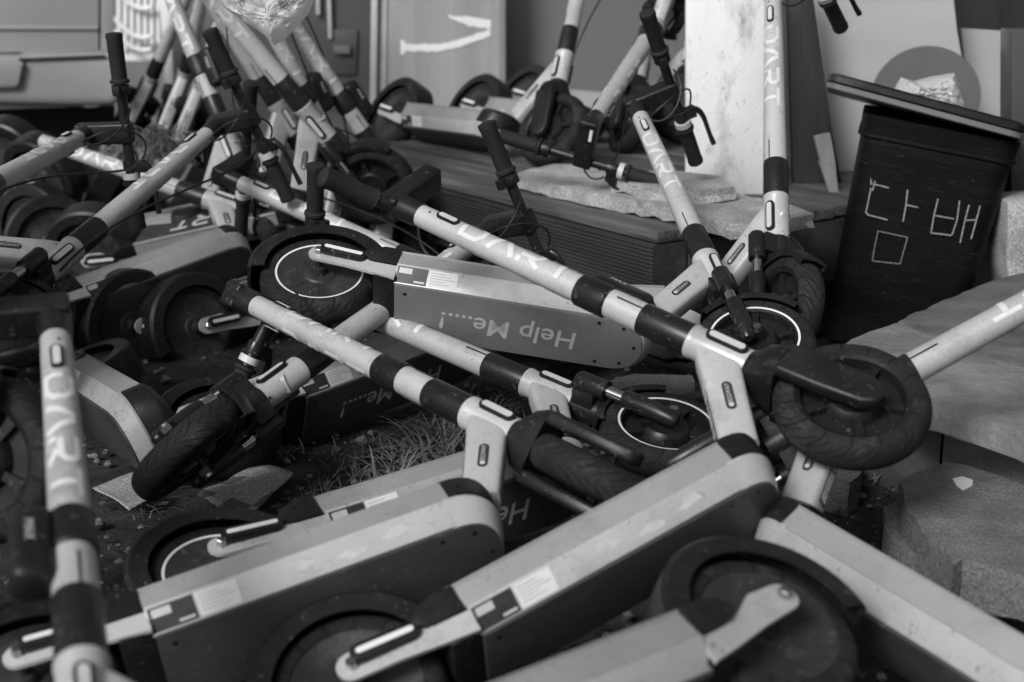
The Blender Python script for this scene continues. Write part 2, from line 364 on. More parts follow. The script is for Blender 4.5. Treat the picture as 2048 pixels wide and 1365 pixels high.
tag(MB().lathe([(0, 0), (.150, 0), (.152, .004), (.150, .008), (0, .008)], 56, 'y').obj('round_disc', 'disc'), 'grey round disc propped behind the bin lid', 'disc')
dsc = COL.objects['round_disc']; dsc.location = at_y(1852, 196, 4.50); dsc.rotation_euler = (-.05, 0, 0); dsc.scale = (1.08, 1, 1)

# ---- back wall: doors, frame, plywood
wy = 6.45
tag(board('door_frame', [(744, -120), (757, -120), (752, 232), (739, 232)], wy - .16, .05, 'frame', bevel=.004), 'white outer door post left of the plywood', 'door frame')
tag(board('door_frame', [(761, -120), (776, -120), (772, 232), (757, 232)], wy - .13, .05, 'frame', bevel=.004), 'white inner door post touching the plywood', 'door frame')
ply = board('plywood_sheet', [(778, -120), (1000, -120), (1000, 240), (774, 240)], wy - .22, .02, 'ply'); tag(ply, 'plywood sheet with white brush marks by the door', 'plywood')
tag(board('batten', [(1001, -120), (1011, -120), (1011, 240), (1001, 240)], wy - .235, .05, 'splint', bevel=.002), 'thin batten on the right edge of the plywood', 'batten')
gl = board('glass_door', [(1012, -140), (1400, -140), (1400, 225), (1012, 225)], wy, .02, 'dooglass'); tag(gl, 'smoked glass door behind the platform', 'door')
board('door_sill', [(1012, 226), (1400, 226), (1400, 238), (1012, 238)], wy - .03, .08, 'frame', gl)
COL.objects['door_sill'].matrix_parent_inverse = gl.matrix_world.inverted()
gd = board('grey_door', [(430, -140), (742, -140), (742, 240), (430, 240)], wy + .02, .04, 'doorgrey'); tag(gd, 'grey panelled door left of the white posts', 'door')
def dpart(nm, px, Y, th, m): return board(nm, px, Y, th, m, gd, bevel=.003)
dpart('raised_panel', [(664, 60), (715, 60), (712, 150), (662, 150)], wy + .005, .02, 'doorgrey'); dpart('door_handle', [(668, 92), (700, 92), (700, 108), (668, 108)], wy - .02, .03, 'inner')
dpart('trim_strip', [(628, -140), (636, -140), (640, 30), (632, 30)], wy - .01, .03, 'frame'); dpart('trim_strip', [(650, -140), (658, -140), (664, 78), (656, 78)], wy - .01, .03, 'frame')
wl = board('house_wall', [(-600, -400), (430, -400), (430, 300), (-600, 300)], 9.0, .2, 'inner'); tag(wl, 'dim grey house wall far behind the van and lattice', 'wall')
wl2 = board('house_wall', [(1400, -400), (2600, -400), (2600, 420), (1400, 420)], 6.6, .2, 'doorgrey'); tag(wl2, 'dark house wall behind the leaning panels', 'wall')
# brush marks on the plywood
def smear(pts, nm):
    V = []; 
    for (x, y, w) in pts: V.append((at_y(x, y - w / 2, wy - .2235), at_y(x, y + w / 2, wy - .2235)))
    mb = MB(); vs = [p for pr in V for p in pr]; mb.add(vs, [(2 * i, 2 * i + 1, 2 * i + 3, 2 * i + 2) for i in range(len(V) - 1)])
    o = mb.obj(nm, 'limewash', ply); o.matrix_parent_inverse = ply.matrix_world.inverted()
rs = random.Random(4)
smear([(801 + 6 * i, 96 - (0 if i < 12 else (i - 12) ** 1.35 * .62) + rs.uniform(-1, 1), (30 if i < 2 else 15 + rs.uniform(-2, 2))) for i in range(31)], 'paint_mark')
smear([(897 + 5 * i, 32 + 18 * (i / 17) ** .7 + rs.uniform(-1, 1), 4 + 14 * min(1, i / 8) + rs.uniform(-2, 2)) for i in range(18)], 'paint_mark')

# ---- van corner
van = empty('parked_van', Matrix.Translation(at_y(100, 220, 6.0))); tag(van, 'rear corner of a pale van with its bumper at the upper left', 'van')
def vpart(nm, px, Y, th, m, **kw):
    o = board(nm, px, Y, th, m, van, ex=-.34, **kw); o.matrix_parent_inverse = van.matrix_world.inverted(); return o
vpart('rear_door', [(-300, -160), (200, -160), (198, 104), (-300, 112)], 6.10, .5, 'van', bevel=.012)
vpart('corner_panel', [(203, -160), (229, -160), (228, 102), (201, 104)], 6.10, .6, 'van', bevel=.01)
vpart('door_step', [(-300, 50), (196, 54), (196, 60), (-300, 58)], 6.085, .03, 'van', bevel=.004)
vpart('bumper', [(-300, 116), (40, 116), (60, 108), (225, 106), (250, 118), (256, 150), (250, 190), (232, 214), (150, 214), (-300, 205)], 5.92, .6, 'vanb', bevel=.045, bseg=5)
vpart('bumper_slot', [(38, 118), (210, 111), (210, 115), (38, 122)], 5.905, .03, 'hole')
vpart('bumper_step', [(-300, 122), (50, 124), (38, 178), (-300, 186)], 5.885, .08, 'vanb', bevel=.02, bseg=3)
vpart('lower_valance', [(-300, 196), (140, 188), (146, 216), (-300, 232)], 5.96, .4, 'vanb', bevel=.02)
vpart('under_van_shade', [(-300, 225), (230, 212), (230, 330), (-300, 330)], 6.6, .1, 'hole')  # black sheet standing in for the shade under the van
vpart('exhaust_end', [(160, 190), (200, 188), (204, 216), (164, 218)], 5.94, .1, 'vanb', bevel=.02)

# ---- white lattice crate and post
lat = empty('white_lattice', Matrix.Translation(at_y(270, 120, 7.6))); tag(lat, 'white slatted lattice with curved hoops beside the van', 'lattice')
def lpart(nm, mb): 
    o = mb.obj(nm, 'lattice', lat); o.matrix_parent_inverse = lat.matrix_world.inverted()
for i in range(7):
    x = 232 + i * 13.2; lpart('slat', MB().prism([at_y(x, -120, 7.6), at_y(x + 7, -120, 7.6), at_y(x + 8.5, 102, 7.6), at_y(x + 1.5, 102, 7.6)], (0, .02, 0)))
lpart('base_board', MB().prism([at_y(228, 92, 7.62), at_y(310, 92, 7.62), at_y(312, 122, 7.62), at_y(228, 122, 7.62)], (0, .03, 0)))
for k, yy in enumerate((8, 66, 92)):
    pts = [at_y(228 + 75 * t, yy - 30 + 40 * math.sin(t * 2.0) ** 1.0, 7.56 - .02 * k) for t in [i / 12 for i in range(13)]]
    lpart('hoop', MB().tube(pts, .012, 8))
tag(board('white_post', [(311, -120), (336, -120), (346, 170), (330, 175)], 7.4, .08, 'lattice', bevel=.004), 'white post right of the lattice', 'post')
tag(board('grey_screen', [(345, -120), (430, -120), (430, 260), (352, 260)], 7.2, .05, 'panel2'), 'plain grey screen between the lattice post and the door', 'screen')

# ---- black bin with lid
binp = at_y(1772, 660, 3.98); binp.z = 0.0
BR = Matrix.Translation(binp) @ Matrix.Rotation(math.radians(10), 4, 'Y') @ Matrix.Rotation(math.radians(-14), 4, 'Z')
bn = empty('rubbish_bin', BR); tag(bn, 'leaning black rubbish bin with chalk marks and a tilted lid', 'bin')
def rrect(hx, hy, r, z, n=5):
    R = []
    for cx, cy, a0 in ((hx - r, hy - r, 0), (-hx + r, hy - r, 90), (-hx + r, -hy + r, 180), (hx - r, -hy + r, 270)):
        for k in range(n + 1):
            a = math.radians(a0 + 90 * k / n); R.append(Vector((cx + r * math.cos(a), cy + r * math.sin(a), z)))
    return R
HB = .60
body = MB().loft([rrect(.165, .165, .05, .0), rrect(.180, .180, .05, .27), rrect(.192, .192, .05, HB - .06), rrect(.200, .200, .05, HB - .055), rrect(.200, .200, .05, HB - .046), rrect(.196, .196, .05, HB - .044), rrect(.200, .200, .05, HB)])
b_ = body.obj('bin_body', 'bin', bn, smooth=40)
lidm = Matrix.Translation((-.055, 0, HB + .010)) @ Matrix.Rotation(math.radians(4), 4, 'Y') @ Matrix.Rotation(math.radians(-5), 4, 'X')
ld = MB().loft([rrect(.245, .235, .035, .016), rrect(.252, .242, .035, .020), rrect(.252, .242, .035, .034), rrect(.244, .234, .035, .040)]).obj('lid', 'lid', bn, smooth=40); ld.matrix_local = lidm
lr = MB().loft([rrect(.248, .238, .035, 0), rrect(.250, .240, .035, .002), rrect(.250, .240, .035, .014), rrect(.246, .236, .035, .0155)]).obj('lid_rim', 'lidrim', ld, smooth=40)
# chalk strokes on the front face
bpy.context.view_layer.update()
fn = (BR.to_3x3() @ Vector((0, -1, .06))).normalized(); fp0 = BR @ Vector((0, -.1885, .36))
CH = [[(1760, 242), (1757, 292), (1756, 340), (1745, 382)], [(1745, 292), (1743, 340), (1742, 370)], [(1745, 368), (1778, 376)], [(1742, 376), (1732, 425), (1736, 430), (1775, 440)], [(1815, 380), (1812, 410), (1806, 444)], [(1812, 410), (1836, 415)],
      [(1876, 398), (1868, 430), (1862, 466)], [(1919, 402), (1914, 440), (1904, 470)], [(1868, 431), (1908, 438)], [(1862, 466), (1903, 471)], [(1938, 410), (1930, 440), (1920, 486)], [(1960, 412), (1950, 450), (1942, 478)], [(1932, 441), (1953, 440)],
      [(1756, 462), (1748, 500), (1745, 522)], [(1756, 462), (1815, 475), (1808, 500), (1800, 528)], [(1745, 522), (1800, 528)]]
for k, st in enumerate(CH):
    pts = [on_plane(x, y, fp0, fn) - fn * 0 for x, y in st]; mb = MB(); wd = .0016 if k < 13 else .0008
    ex = (BR.to_3x3() @ Vector((1, 0, 0))); ez = fn.cross(ex)
    v2, f2 = strokes([[((p - fp0).dot(ex), (p - fp0).dot(ez)) for p in pts]], wd * 2)
    mb.add([fp0 + ex * p.x + ez * p.y + fn * .0035 for p in v2], f2); o = mb.obj('chalk_mark', 'chalk', b_); o.matrix_parent_inverse = BR.inverted()

# ---- concrete step and rocks at right
stp = empty('concrete_step', Matrix.Translation(on_z(1870, 815, 0))); tag(stp, 'worn concrete step with rounded corner at the right edge', 'step')
def spart(nm, px, z, th, m, **kw):
    o = poly_slab(nm, px, z, th, m, stp, **kw); o.matrix_parent_inverse = stp.matrix_world.inverted(); return o
near = [(1682, 712), (1686, 694), (1702, 678), (1740, 662), (1792, 645), (1930, 694), (2100, 752), (2110, 890), (1990, 845), (1872, 812), (1760, 780)]
far = [(1795, 643), (1860, 612), (1926, 584), (2000, 556), (2110, 530), (2110, 752), (1934, 692)]
spart('tread_slab', near, .25, .05, 'concrete', rough=.005, seed=2, bevel=.004)
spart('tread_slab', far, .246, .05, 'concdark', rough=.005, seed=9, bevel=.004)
def shrink(px, cx, cy, k): return [(cx + (x - cx) * k, cy + (y - cy) * k) for x, y in px]
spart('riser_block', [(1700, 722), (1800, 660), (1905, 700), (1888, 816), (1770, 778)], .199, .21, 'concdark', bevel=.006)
spart('riser_block', [(1909, 702), (2110, 760), (2110, 884), (1990, 842), (1892, 818)], .199, .21, 'concrete', bevel=.006)
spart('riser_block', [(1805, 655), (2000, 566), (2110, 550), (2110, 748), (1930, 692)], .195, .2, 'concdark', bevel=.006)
tag(poly_slab('rock_slab', [(1800, 962), (1850, 938), (1893, 925), (1930, 930), (2010, 955), (2110, 990), (2110, 1165), (1990, 1135), (1925, 1120), (1906, 1130), (1868, 1088), (1835, 1040), (1808, 1000)], .135, .075, 'stone2', rough=.009, seed=12), 'flat granite slab with a pale splat below the step', 'rock')
tag(poly_slab('rock', [(1765, 1015), (1800, 1000), (1850, 1050), (1890, 1110), (1880, 1150), (1820, 1110), (1770, 1060)], .075, .09, 'stone2', rough=.006, seed=15), 'dark rock wedged under the granite slab', 'rock')
tag(poly_slab('rock', [(1210, 765), (1270, 748), (1385, 752), (1390, 785), (1300, 800), (1225, 800)], .07, .09, 'stone2', rough=.006, seed=21), 'low rock under the nose of the upended scooter', 'rock')
tag(poly_slab('rock', [(1640, 905), (1700, 900), (1725, 935), (1700, 965), (1650, 955)], .06, .07, 'stone2', rough=.006, seed=23), 'small dark rock beside the raised front wheel', 'rock')
sp_ = poly_slab('pale_splat', [(1905, 957), (1925, 953), (1946, 960), (1944, 972), (1926, 980), (1914, 972)], .1375, .0015, 'limewash', COL.objects['rock_slab'])


# ------------------------------------------------------------------ the scooter kind: shared part meshes
RAKE = math.radians(20.4); AX = Vector((-math.sin(RAKE), 0, math.cos(RAKE))); PX = Vector((math.cos(RAKE), 0, math.sin(RAKE)))
F0 = Vector((.892, 0, 0)); WB = .911
MSTEM = Matrix(((PX.x, 0, AX.x, F0.x), (0, 1, 0, 0), (PX.z, 0, AX.z, F0.z), (0, 0, 0, 1)))
S_HB, S_B2, S_B1, S_TB = .19, .306, .403, .89
R_TOP, R_BOT = .0208, .0266
def r_stem(s): return R_BOT + (R_TOP - R_BOT) * (s - S_B1) / (S_TB - S_B1)
ZT, ZD, ZB = .027, -.0165, -.050; YT, YD, YB = .0905, .0915, .066; XT, XN = .169, .612
I4 = Matrix.Identity(4)
PARTS = []    # (name, mesh, frame, key, subs[(name, mesh, key)])
def part(name, mb, m, frame='body', key=None, mtx=I4, subs=(), **kw): PARTS.append((name, mb.mesh(name, m, **kw), frame, key, mtx, list(subs)))
def sub(name, mb, m, key=None, **kw): return (name, mb.mesh(name, m, **kw), key)

def pill(mb, c, ex, ey, ez, L, W, T, n=8):      # rounded bar: length along ex, width ey, thickness ez (c = base centre)
    c, ex, ey, ez = Vector(c), Vector(ex), Vector(ey), Vector(ez); P = []
    for k in range(n + 1):
        a = -math.pi / 2 + math.pi * k / n; P.append(c + ex * ((L - W) / 2 + W / 2 * math.cos(a)) + ey * (W / 2 * math.sin(a)))
    for k in range(n + 1):
        a = math.pi / 2 + math.pi * k / n; P.append(c + ex * (-(L - W) / 2 + W / 2 * math.cos(a)) + ey * (W / 2 * math.sin(a)))
    return mb.prism(P, ez * T)

def stem_parts():
    st = MB().tube([(0, 0, S_B1 - .005), (0, 0, S_B1 + .15), (0, 0, S_TB + .004)], [r_stem(S_B1), r_stem(S_B1 + .15), r_stem(S_TB)], 48)
    subs = []
    for sg in (-1, 1):
        V, Fq = dart_layout(.238, .042); mb = MB(); P = []
        for p in V:
            s = S_TB - .104 - p.x; r = r_stem(s) + .0009; th = p.y / r
            P.append(Vector((math.sin(th) * r * (1 if sg < 0 else -1), math.cos(th) * r * sg, s)))
        subs.append(sub('lettering', mb.add(P, Fq), 'letter'))
        mb = MB(); pill(mb, (0, sg * (r_stem(.825) - .002), .825), (0, 0, 1), (1, 0, 0), (0, sg, 0), .05, .017, .0055)
        subs.append(sub('reflector_base', mb, 'black', bevel=.0015))
        mb = MB(); pill(mb, (0, sg * (r_stem(.825) + .0035), .825), (0, 0, 1), (1, 0, 0), (0, sg, 0), .04, .010, .0012)
        subs.append(sub('reflector', mb, 'silver'))
    for sg in (-1, 1):
        subs.append(sub('slot', MB().box((-.006, sg * (r_stem(.425) - .0006), .428), (.0022, .003, .05)), 'hole'))
        for dz in (0, .022): subs.append(sub('screw_hole', MB().tube([(-.004, sg * (r_stem(.86) - .002), .865 - dz), (-.004, sg * (r_stem(.86) + .0006), .865 - dz)], .0022, 8), 'hole'))
    part('stem', st, 'PAINT', 'steer', subs=subs)
    part('stem_collar', MB().tube([(0, 0, S_B2), (0, 0, S_B2 + .003), (0, 0, S_B1 - .003), (0, 0, S_B1)], [.0280, .0286, .0280, .0272], 28), 'satin', 'steer')
M['PAINT'] = M['paint']; M['PAINTD'] = M['paintd']
stem_parts()

def head_parts():
    ht = MB().tube([(0, 0, .165), (0, 0, .298), (0, 0, .3005), (0, 0, S_B2 + .001)], [.0292, .0288, .0302, .0298], 28)
    subs = []
    for sg in (-1, 1):
        mb = MB(); pill(mb, (.004, sg * .0270, .243), (0, 0, 1), (1, 0, 0), (0, sg, 0), .078, .021, .0075); subs.append(sub('reflector_base', mb, 'black', bevel=.002))
        mb = MB(); pill(mb, (.004, sg * .0345, .243), (0, 0, 1), (1, 0, 0), (0, sg, 0), .066, .0125, .0013); subs.append(sub('reflector', mb, 'silver'))
    part('head_tube', ht, 'PAINT', 'body', mtx=MSTEM, subs=subs)
    J = F0 + AX * .262; N = Vector((.698, 0, .055)); d = (N - J).normalized(); n = Vector((-d.z, 0, d.x)) * -1
    if n.x < 0: n = -n
    rings = []
    for t, hd, hw in ((-.012, .034, .021), (.03, .036, .0225), (.06, .034, .0235), (.12, .032, .0235), ((N - J).length, .031, .0235)):
        c = J + d * t; R = []
        for k in range(20):
            a = 2 * math.pi * k / 20; ca, sa = math.cos(a), math.sin(a); e = .42
            R.append(c + n * (hd * math.copysign(abs(ca) ** e, ca)) + Vector((0, hw * math.copysign(abs(sa) ** e, sa), 0)))
        rings.append(R)
    subs = []; lc = J + d * .122
    for sg in (-1, 1):
        o = lc + Vector((0, sg * .0234, 0))
        mb = MB(); pill(mb, o, d, n, (0, sg, 0), .060, .0165, .0012); subs.append(sub('badge', mb, 'sticker'))
        P = []; mb = MB()
        V, Fq = text_mesh('SEGWAY', .0105); ud = -d if sg < 0 else d
        base = o + Vector((0, sg * .0018, 0)) + d * -.004
        un = n if sg < 0 else n     # letter tops
        # reading runs up the tube on the right side and down it on the left side
        rx = (-d) if sg < 0 else d; ry = rx.cross(Vector((0, sg, 0))) * -1
        for p in V: P.append(base + rx * p.x + ry * p.y)
        mb.add(P, Fq)
        pr = []
        mb2 = MB()
        c2 = o + d * .021 + Vector((0, sg * .0018, 0)); mb2.tube([c2, c2 + Vector((0, sg * .0003, 0))], .0045, 12)
        subs += [sub('badge_text', mb, 'silver'), sub('badge_mark', mb2, 'silver')]
    # pictogram strip on the rear face
    mb = MB(); c = J + d * .135 - n * .0322; mb.box(c, (.0008, .021, .13), Matrix((n, Vector((0, 1, 0)), -d)).transposed()); subs.append(sub('warning_sticker', mb, 'sticker'))
    mb = MB(); R3 = Matrix((n, Vector((0, 1, 0)), -d)).transposed()
    for k, t in enumerate((.085, .105, .125, .143, .158, .172, .186)):
        c = J + d * t - n * .0330
        if k % 3 == 2:
            for q in (-.005, 0, .005): mb.box(c + d * q, (.0004, .014, .0022), R3)
        else:
            for a, b, w, h in ((-.006, 0, .0016, .013), (.006, 0, .0016, .013), (0, -.006, .0136, .0016), (0, .006, .0136, .0016), (0, 0, .005, .005)):
                mb.box(c + Vector((0, a, 0)) + d * b, (.0004 + .0001 * (w > .01), w, h), R3)
    subs.append(sub('pictograms', mb, 'silver'))
    part('down_tube', MB().loft(rings), 'PAINT', subs=subs, smooth=50)
head_parts()

def nose_ring(x0, lx, w, z, n=18, back=0):
    R = [Vector((x0 - back, -w, z))]
    for k in range(n + 1):
        a = -math.pi / 2 + math.pi * k / n; R.append(Vector((x0 + lx * abs(math.cos(a)) ** .8, w * math.copysign(abs(math.sin(a)) ** .9, math.sin(a)), z)))
    R.append(Vector((x0 - back, w, z))); return R
def deck_parts():
    for sg in (-1, 1):
        pf = [(YT, ZT), (YT + .0006, ZT - .003), (YT - .002, ZT - .0045), (YD - .002, ZD + .0012), (YD - .008, ZD + .0012), (YT - .012, ZT - .0045), (YT - .012, ZT)]
        part('deck_flange', MB().loft([[Vector((x, sg * y, z)) for y, z in pf] for x in (XT, XN + .014)]), 'PAINTD', smooth=20, bevel=.0009)
        prof = [(YD, ZD), (YD - .0012, ZD - .003), (YB, ZB), (YB - .006, ZB + .002), (YD - .010, ZD)]
        rings = [[Vector((x, sg * y, z)) for y, z in prof] for x in (XT, XN + .004)]
        subs = []
        # stickers on the lower facet near the tail
        fa = Vector((0, sg * (YD - .0012), ZD - .003)); fb = Vector((0, sg * YB, ZB)); fd = (fb - fa); nn = Vector((0, sg * -fd.z * sg, sg * fd.y * sg))
        nn = Vector((0, -fd.z, fd.y * 1)).normalized()
        if nn.y * sg < 0: nn = -nn
        def fq(mb, xa, xb, ta, tb, off):
            p = [fa + fd * t + nn * off + Vector((x, 0, 0)) for x, t in ((xa, ta), (xb, ta), (xb, tb), (xa, tb))]; mb.prism(p, nn * .0003); return mb
        sk_ = 'stk' if sg < 0 else 'stkl'
        subs.append(sub('rating_sticker', fq(MB(), XT + .003, XT + .066, .04, .94, .0002), 'sticker', key=sk_))
        subs.append(sub('sticker_print', fq(fq(MB(), XT + .007, XT + .034, .12, .42, .0006), XT + .040, XT + .062, .74, .84, .0006), 'silver', key=sk_))
        subs.append(sub('data_sticker', fq(MB(), XT + .069, XT + .128, .04, .92, .0002), 'white', key=sk_))
        mb = MB()
        for q in range(5): fq(mb, XT + .073, XT + .073 + .03 + .02 * ((q * 7) % 3) / 2, .16 + .14 * q, .20 + .14 * q, .0006)
        subs.append(sub('data_print', mb, 'ghost', key=sk_))
        rq = random.Random(31 + sg); bl = []
        for cx, ct in ((.535, .45), (.46, .62), (.385, .4)):
            n8 = 11; mb = MB(); bl.append(fa)
            pts = [fa + fd * (ct + .26 * math.sin(2 * math.pi * k / n8) * rq.uniform(.5, 1)) + nn * .0002 + Vector((cx + .024 * math.cos(2 * math.pi * k / n8) * rq.uniform(.5, 1.2), 0, 0)) for k in range(n8)]
            subs.append(sub('label_residue', mb.prism(pts, nn * .0003), 'residue', key='scuff'))
        part('deck_rail', MB().loft(rings), 'PAINT', subs=subs, smooth=20, bevel=.0012)
    part('deck_nose', MB().loft([nose_ring(XN, .088, YD - .0005, ZD + .003), nose_ring(XN, .090, YD, ZD - .002), nose_ring(XN, .078, YB + .002, ZB + .004), nose_ring(XN, .074, YB - .002, ZB)], True), 'PAINT', smooth=40)
    cap = MB().loft([nose_ring(XN + .012, .076, YD + .001, ZD + .0045), nose_ring(XN + .014, .083, YT - .001, ZT - .004), nose_ring(XN + .014, .082, YT - .002, ZT + .004), nose_ring(XN + .004, .078, YT - .020, ZT + .018), nose_ring(XN + .004, .070, .05, ZT + .024)], True)
    hbs = []
    for sg in (-1, 1):
        for x, y, z in ((XN + .035, YT - .006, .010), (XN + .075, YT - .040, .010)):
            dv = Vector((.25 if x < XN + .05 else .62, sg * (1 if x < XN + .05 else .6), 0)).normalized()
            p = Vector((x, sg * y, z)); hbs.append(sub('screw_hole', MB().tube([p - dv * .004, p + dv * .006], .0042, 10), 'hole'))
    part('nose_cap', cap, 'black', subs=hbs, smooth=40)
    part('deck_mat', MB().box(((XT + XN) / 2 + .01, 0, .008), (XN - XT + .03, .172, .028)), 'mat', subs=[mat_letters()])
    out = [Vector((XT + .003, -YB + .001, 0))] + [v for v in nose_ring(XN, .071, YB - .003, 0)] + [Vector((XT + .003, YB - .001, 0))]
    pl = MB().prism([Vector((v.x, v.y, ZB - .0045)) for v in out], (0, 0, .006))
    V, Fq = text_mesh('Help Me....!', .062, shear=.12, offset=.0005)
    P = [Vector((.41 - p.x, p.y + .004, ZB - .0049)) for p in V]
    scs = []
    for x, y in ((XT + .025, .045), (XT + .025, -.045), (XT + .05, .045), (XN - .02, .05), (XN - .02, -.05), (XN + .03, .045), (XN + .03, -.045), (XN + .055, .0)):
        scs.append(sub('screw', MB().tube([(x, y, ZB - .002), (x, y, ZB - .0050)], .0040, 10), 'hole'))
    part('underside_plate', pl, 'plate_shaded', subs=[sub('lettering', MB().add(P, Fq), 'ghost', key='plea')] + scs, bevel=.001)
    part('tail_box', MB().box((.150, 0, -.016), (.05, .15, .066)), 'black', bevel=.004)
    for sg in (-1, 1):
        poly = [(XT - .001, ZT - .002), (.135, ZT - .001), (.110, ZT - .008), (.092, ZD + .018), (.110, ZD + .006), (XT - .001, ZD + .0015)]
        c = MB().prism([Vector((x, sg * (.070 if False else (YD - .004 + (z - ZD) * .22)), z)) for x, z in poly], (0, -sg * .02, 0))
        part('tail_cap', c, 'black', subs=[sub('screw_hole', MB().tube([(x, sg * .075, .012), (x, sg * (YD - .004 + .0285 * .22 + .001), .012)], .0035, 10), 'hole') for x in (.128, .150)], bevel=.002)
        top = [(XT + .001, ZD - .001), (.120, ZD + .004), (.085, ZD + .016), (.05, .018), (.0, .0215)]
        arc = [(-.0215 * math.sin(math.pi * k / 8), .0215 * math.cos(math.pi * k / 8)) for k in range(1, 8)]
        bot = [(.0, -.0215), (.06, -.030), (.12, ZB + .008), (XT + .001, ZB)]
        poly = top + arc + bot
        yy = lambda x, z: sg * (.0735 + max(0, x) / XT * (.0055 + (z - ZB) / (ZD - ZB) * .0055))
        arm = MB(); n = len(poly); A = [Vector((x, yy(x, z), z)) for x, z in poly]; B = [Vector((x, yy(x, z) - sg * .006, z)) for x, z in poly]
        arm.add(A + B, [tuple(range(n)), tuple(range(2 * n - 1, n - 1, -1))] + [(i, n + i, n + (i + 1) % n, (i + 1) % n) for i in range(n)])
        mb = MB(); pill(mb, (.052, sg * .0765, .001), (1, 0, -.12), (.12, 0, 1), (0, sg, 0), .100, .027, .014)
        mb2 = MB(); pill(mb2, (.052, sg * .0904, .001), (1, 0, -.12), (.12, 0, 1), (0, sg, 0), .082, .009, .0015)
        part('dropout_arm', arm, 'PAINT', subs=[sub('reflector_base', mb, 'black', key='refl', bevel=.004), sub('reflector', mb2, 'white', key='refl')], smooth=30)
        nut = MB().lathe([(.0, sg * .0865), (.007, sg * .0865), (.0085, sg * .085), (.0085, sg * .074), (.0, sg * .074)], 6)
        part('axle_nut', nut, 'bolt', smooth=20)
def mat_letters():
    V, Fq = dart_layout(.26, .075); return sub('deck_lettering', MB().add([Vector((.53 - p.x, -p.y, .0226)) for p in V], Fq), 'ghost')
def mat_deck():
    m = mat('deck_grip_mat', .035, .75, var=.25, vscale=9, dirt=.8, dirtc=.09, dscale=6, spec=.3); t = m.node_tree; b = t.nodes['Principled BSDF']
    tc = t.nodes.new('ShaderNodeTexCoord'); wv = t.nodes.new('ShaderNodeTexWave'); wv.inputs['Scale'].default_value = 38; wv.bands_direction = 'DIAGONAL'
    bp = t.nodes.new('ShaderNodeBump'); bp.inputs['Distance'].default_value = .003; t.links.new(tc.outputs['Object'], wv.inputs[0]); t.links.new(wv.outputs[0], bp.inputs['Height']); t.links.new(bp.outputs[0], b.inputs['Normal']); return m
M['mat'] = mat_deck()
deck_parts()

def arc_shell(a0, a1, prof, n, c=(0, 0, 0)):   # prof closed list (r, y); sweep about y axis, angle from +x to +z
    rings = []
    for k in range(n + 1):
        a = a0 + (a1 - a0) * k / n; rings.append([Vector((c[0] + r * math.cos(a), y, c[2] + r * math.sin(a))) for r, y in prof])
    return MB().loft(rings)
fp = [(.112, -.0445), (.140, -.0445), (.1475, -.038), (.1495, 0), (.1475, .038), (.140, .0445), (.112, .0445), (.112, .0415), (.138, .0415), (.144, 0), (.138, -.0415), (.112, -.0415)]
part('rear_fender', arc_shell(math.radians(6), math.radians(196), fp, 26), 'black', smooth=40)

def wheel(motor):
    w = .029; tp = []
    for k in range(15):
        a = math.pi * k / 14; tp.append((.094 + .030 * math.sin(a) ** .62, w * -math.cos(a)))
    tp = [(.090, -w + .004)] + tp + [(.090, w - .004)]
    ty = MB().lathe(tp, 72, closed=True)
    rim = [(.0, .0235), (.030, .0235), (.034, .0205), (.076, .0215), (.082, .0245), (.0925, .026), (.0925, -.026), (.082, -.0245), (.076, -.0215), (.034, -.0205), (.030, -.0235), (.0, -.0235)]
    if not motor:
        rim = [(.0, .026), (.040, .026), (.046, .020), (.050, .006), (.078, .006), (.083, .022), (.0925, .026), (.0925, -.026), (.083, -.022), (.078, -.006), (.050, -.006), (.046, -.020), (.040, -.026), (.0, -.026)]
    hub = MB().lathe(rim, 56)
    if motor:
        for sg in (-1, 1):
            for k in range(8):
                a = 2 * math.pi * k / 8 + .2; R = Matrix.Rotation(-a, 3, 'Y')
                hub.box(R @ Vector((.058, sg * .0213, 0)), (.026, .0022, .0055), R)
            hub.tube([(0, sg * .020, 0), (0, sg * .040, 0)], [.017, .014], 16); hub.tube([(0, sg * .038, 0), (0, sg * .076, 0)], .0075, 10)
    else:
        for sg in (-1, 1):
            for k in range(5):
                a = 2 * math.pi * k / 5; R = Matrix.Rotation(-a, 3, 'Y'); hub.box(R @ Vector((.062, sg * .010, 0)), (.036, .018, .014), R)
            hub.tube([(0, sg * .026, 0), (0, sg * .056, 0)], .0065, 10)
            hub.box((-.02, sg * .030, .018), (.05, .008, .014), Matrix.Rotation(.7, 3, 'Y'))
    ring = MB()
    for sg in (-1, 1): ring.lathe([(.0872, sg * .0262), (.0915, sg * .0268), (.0915, sg * .0262), (.0872, sg * .0256)], 56, closed=True)
    return hub, [sub('tyre', ty, 'tyre', smooth=40), sub('reflective_ring', ring, 'white', key='ring' if motor else 'ringf')]
hb_, sb_ = wheel(True); part('rear_wheel', hb_, 'hub', subs=sb_, smooth=30)
AXL = Matrix.Translation((.018, 0, .004))
hb_, sb_ = wheel(False); part('front_wheel', hb_, 'black', 'wheel', mtx=AXL, subs=sb_, smooth=30)

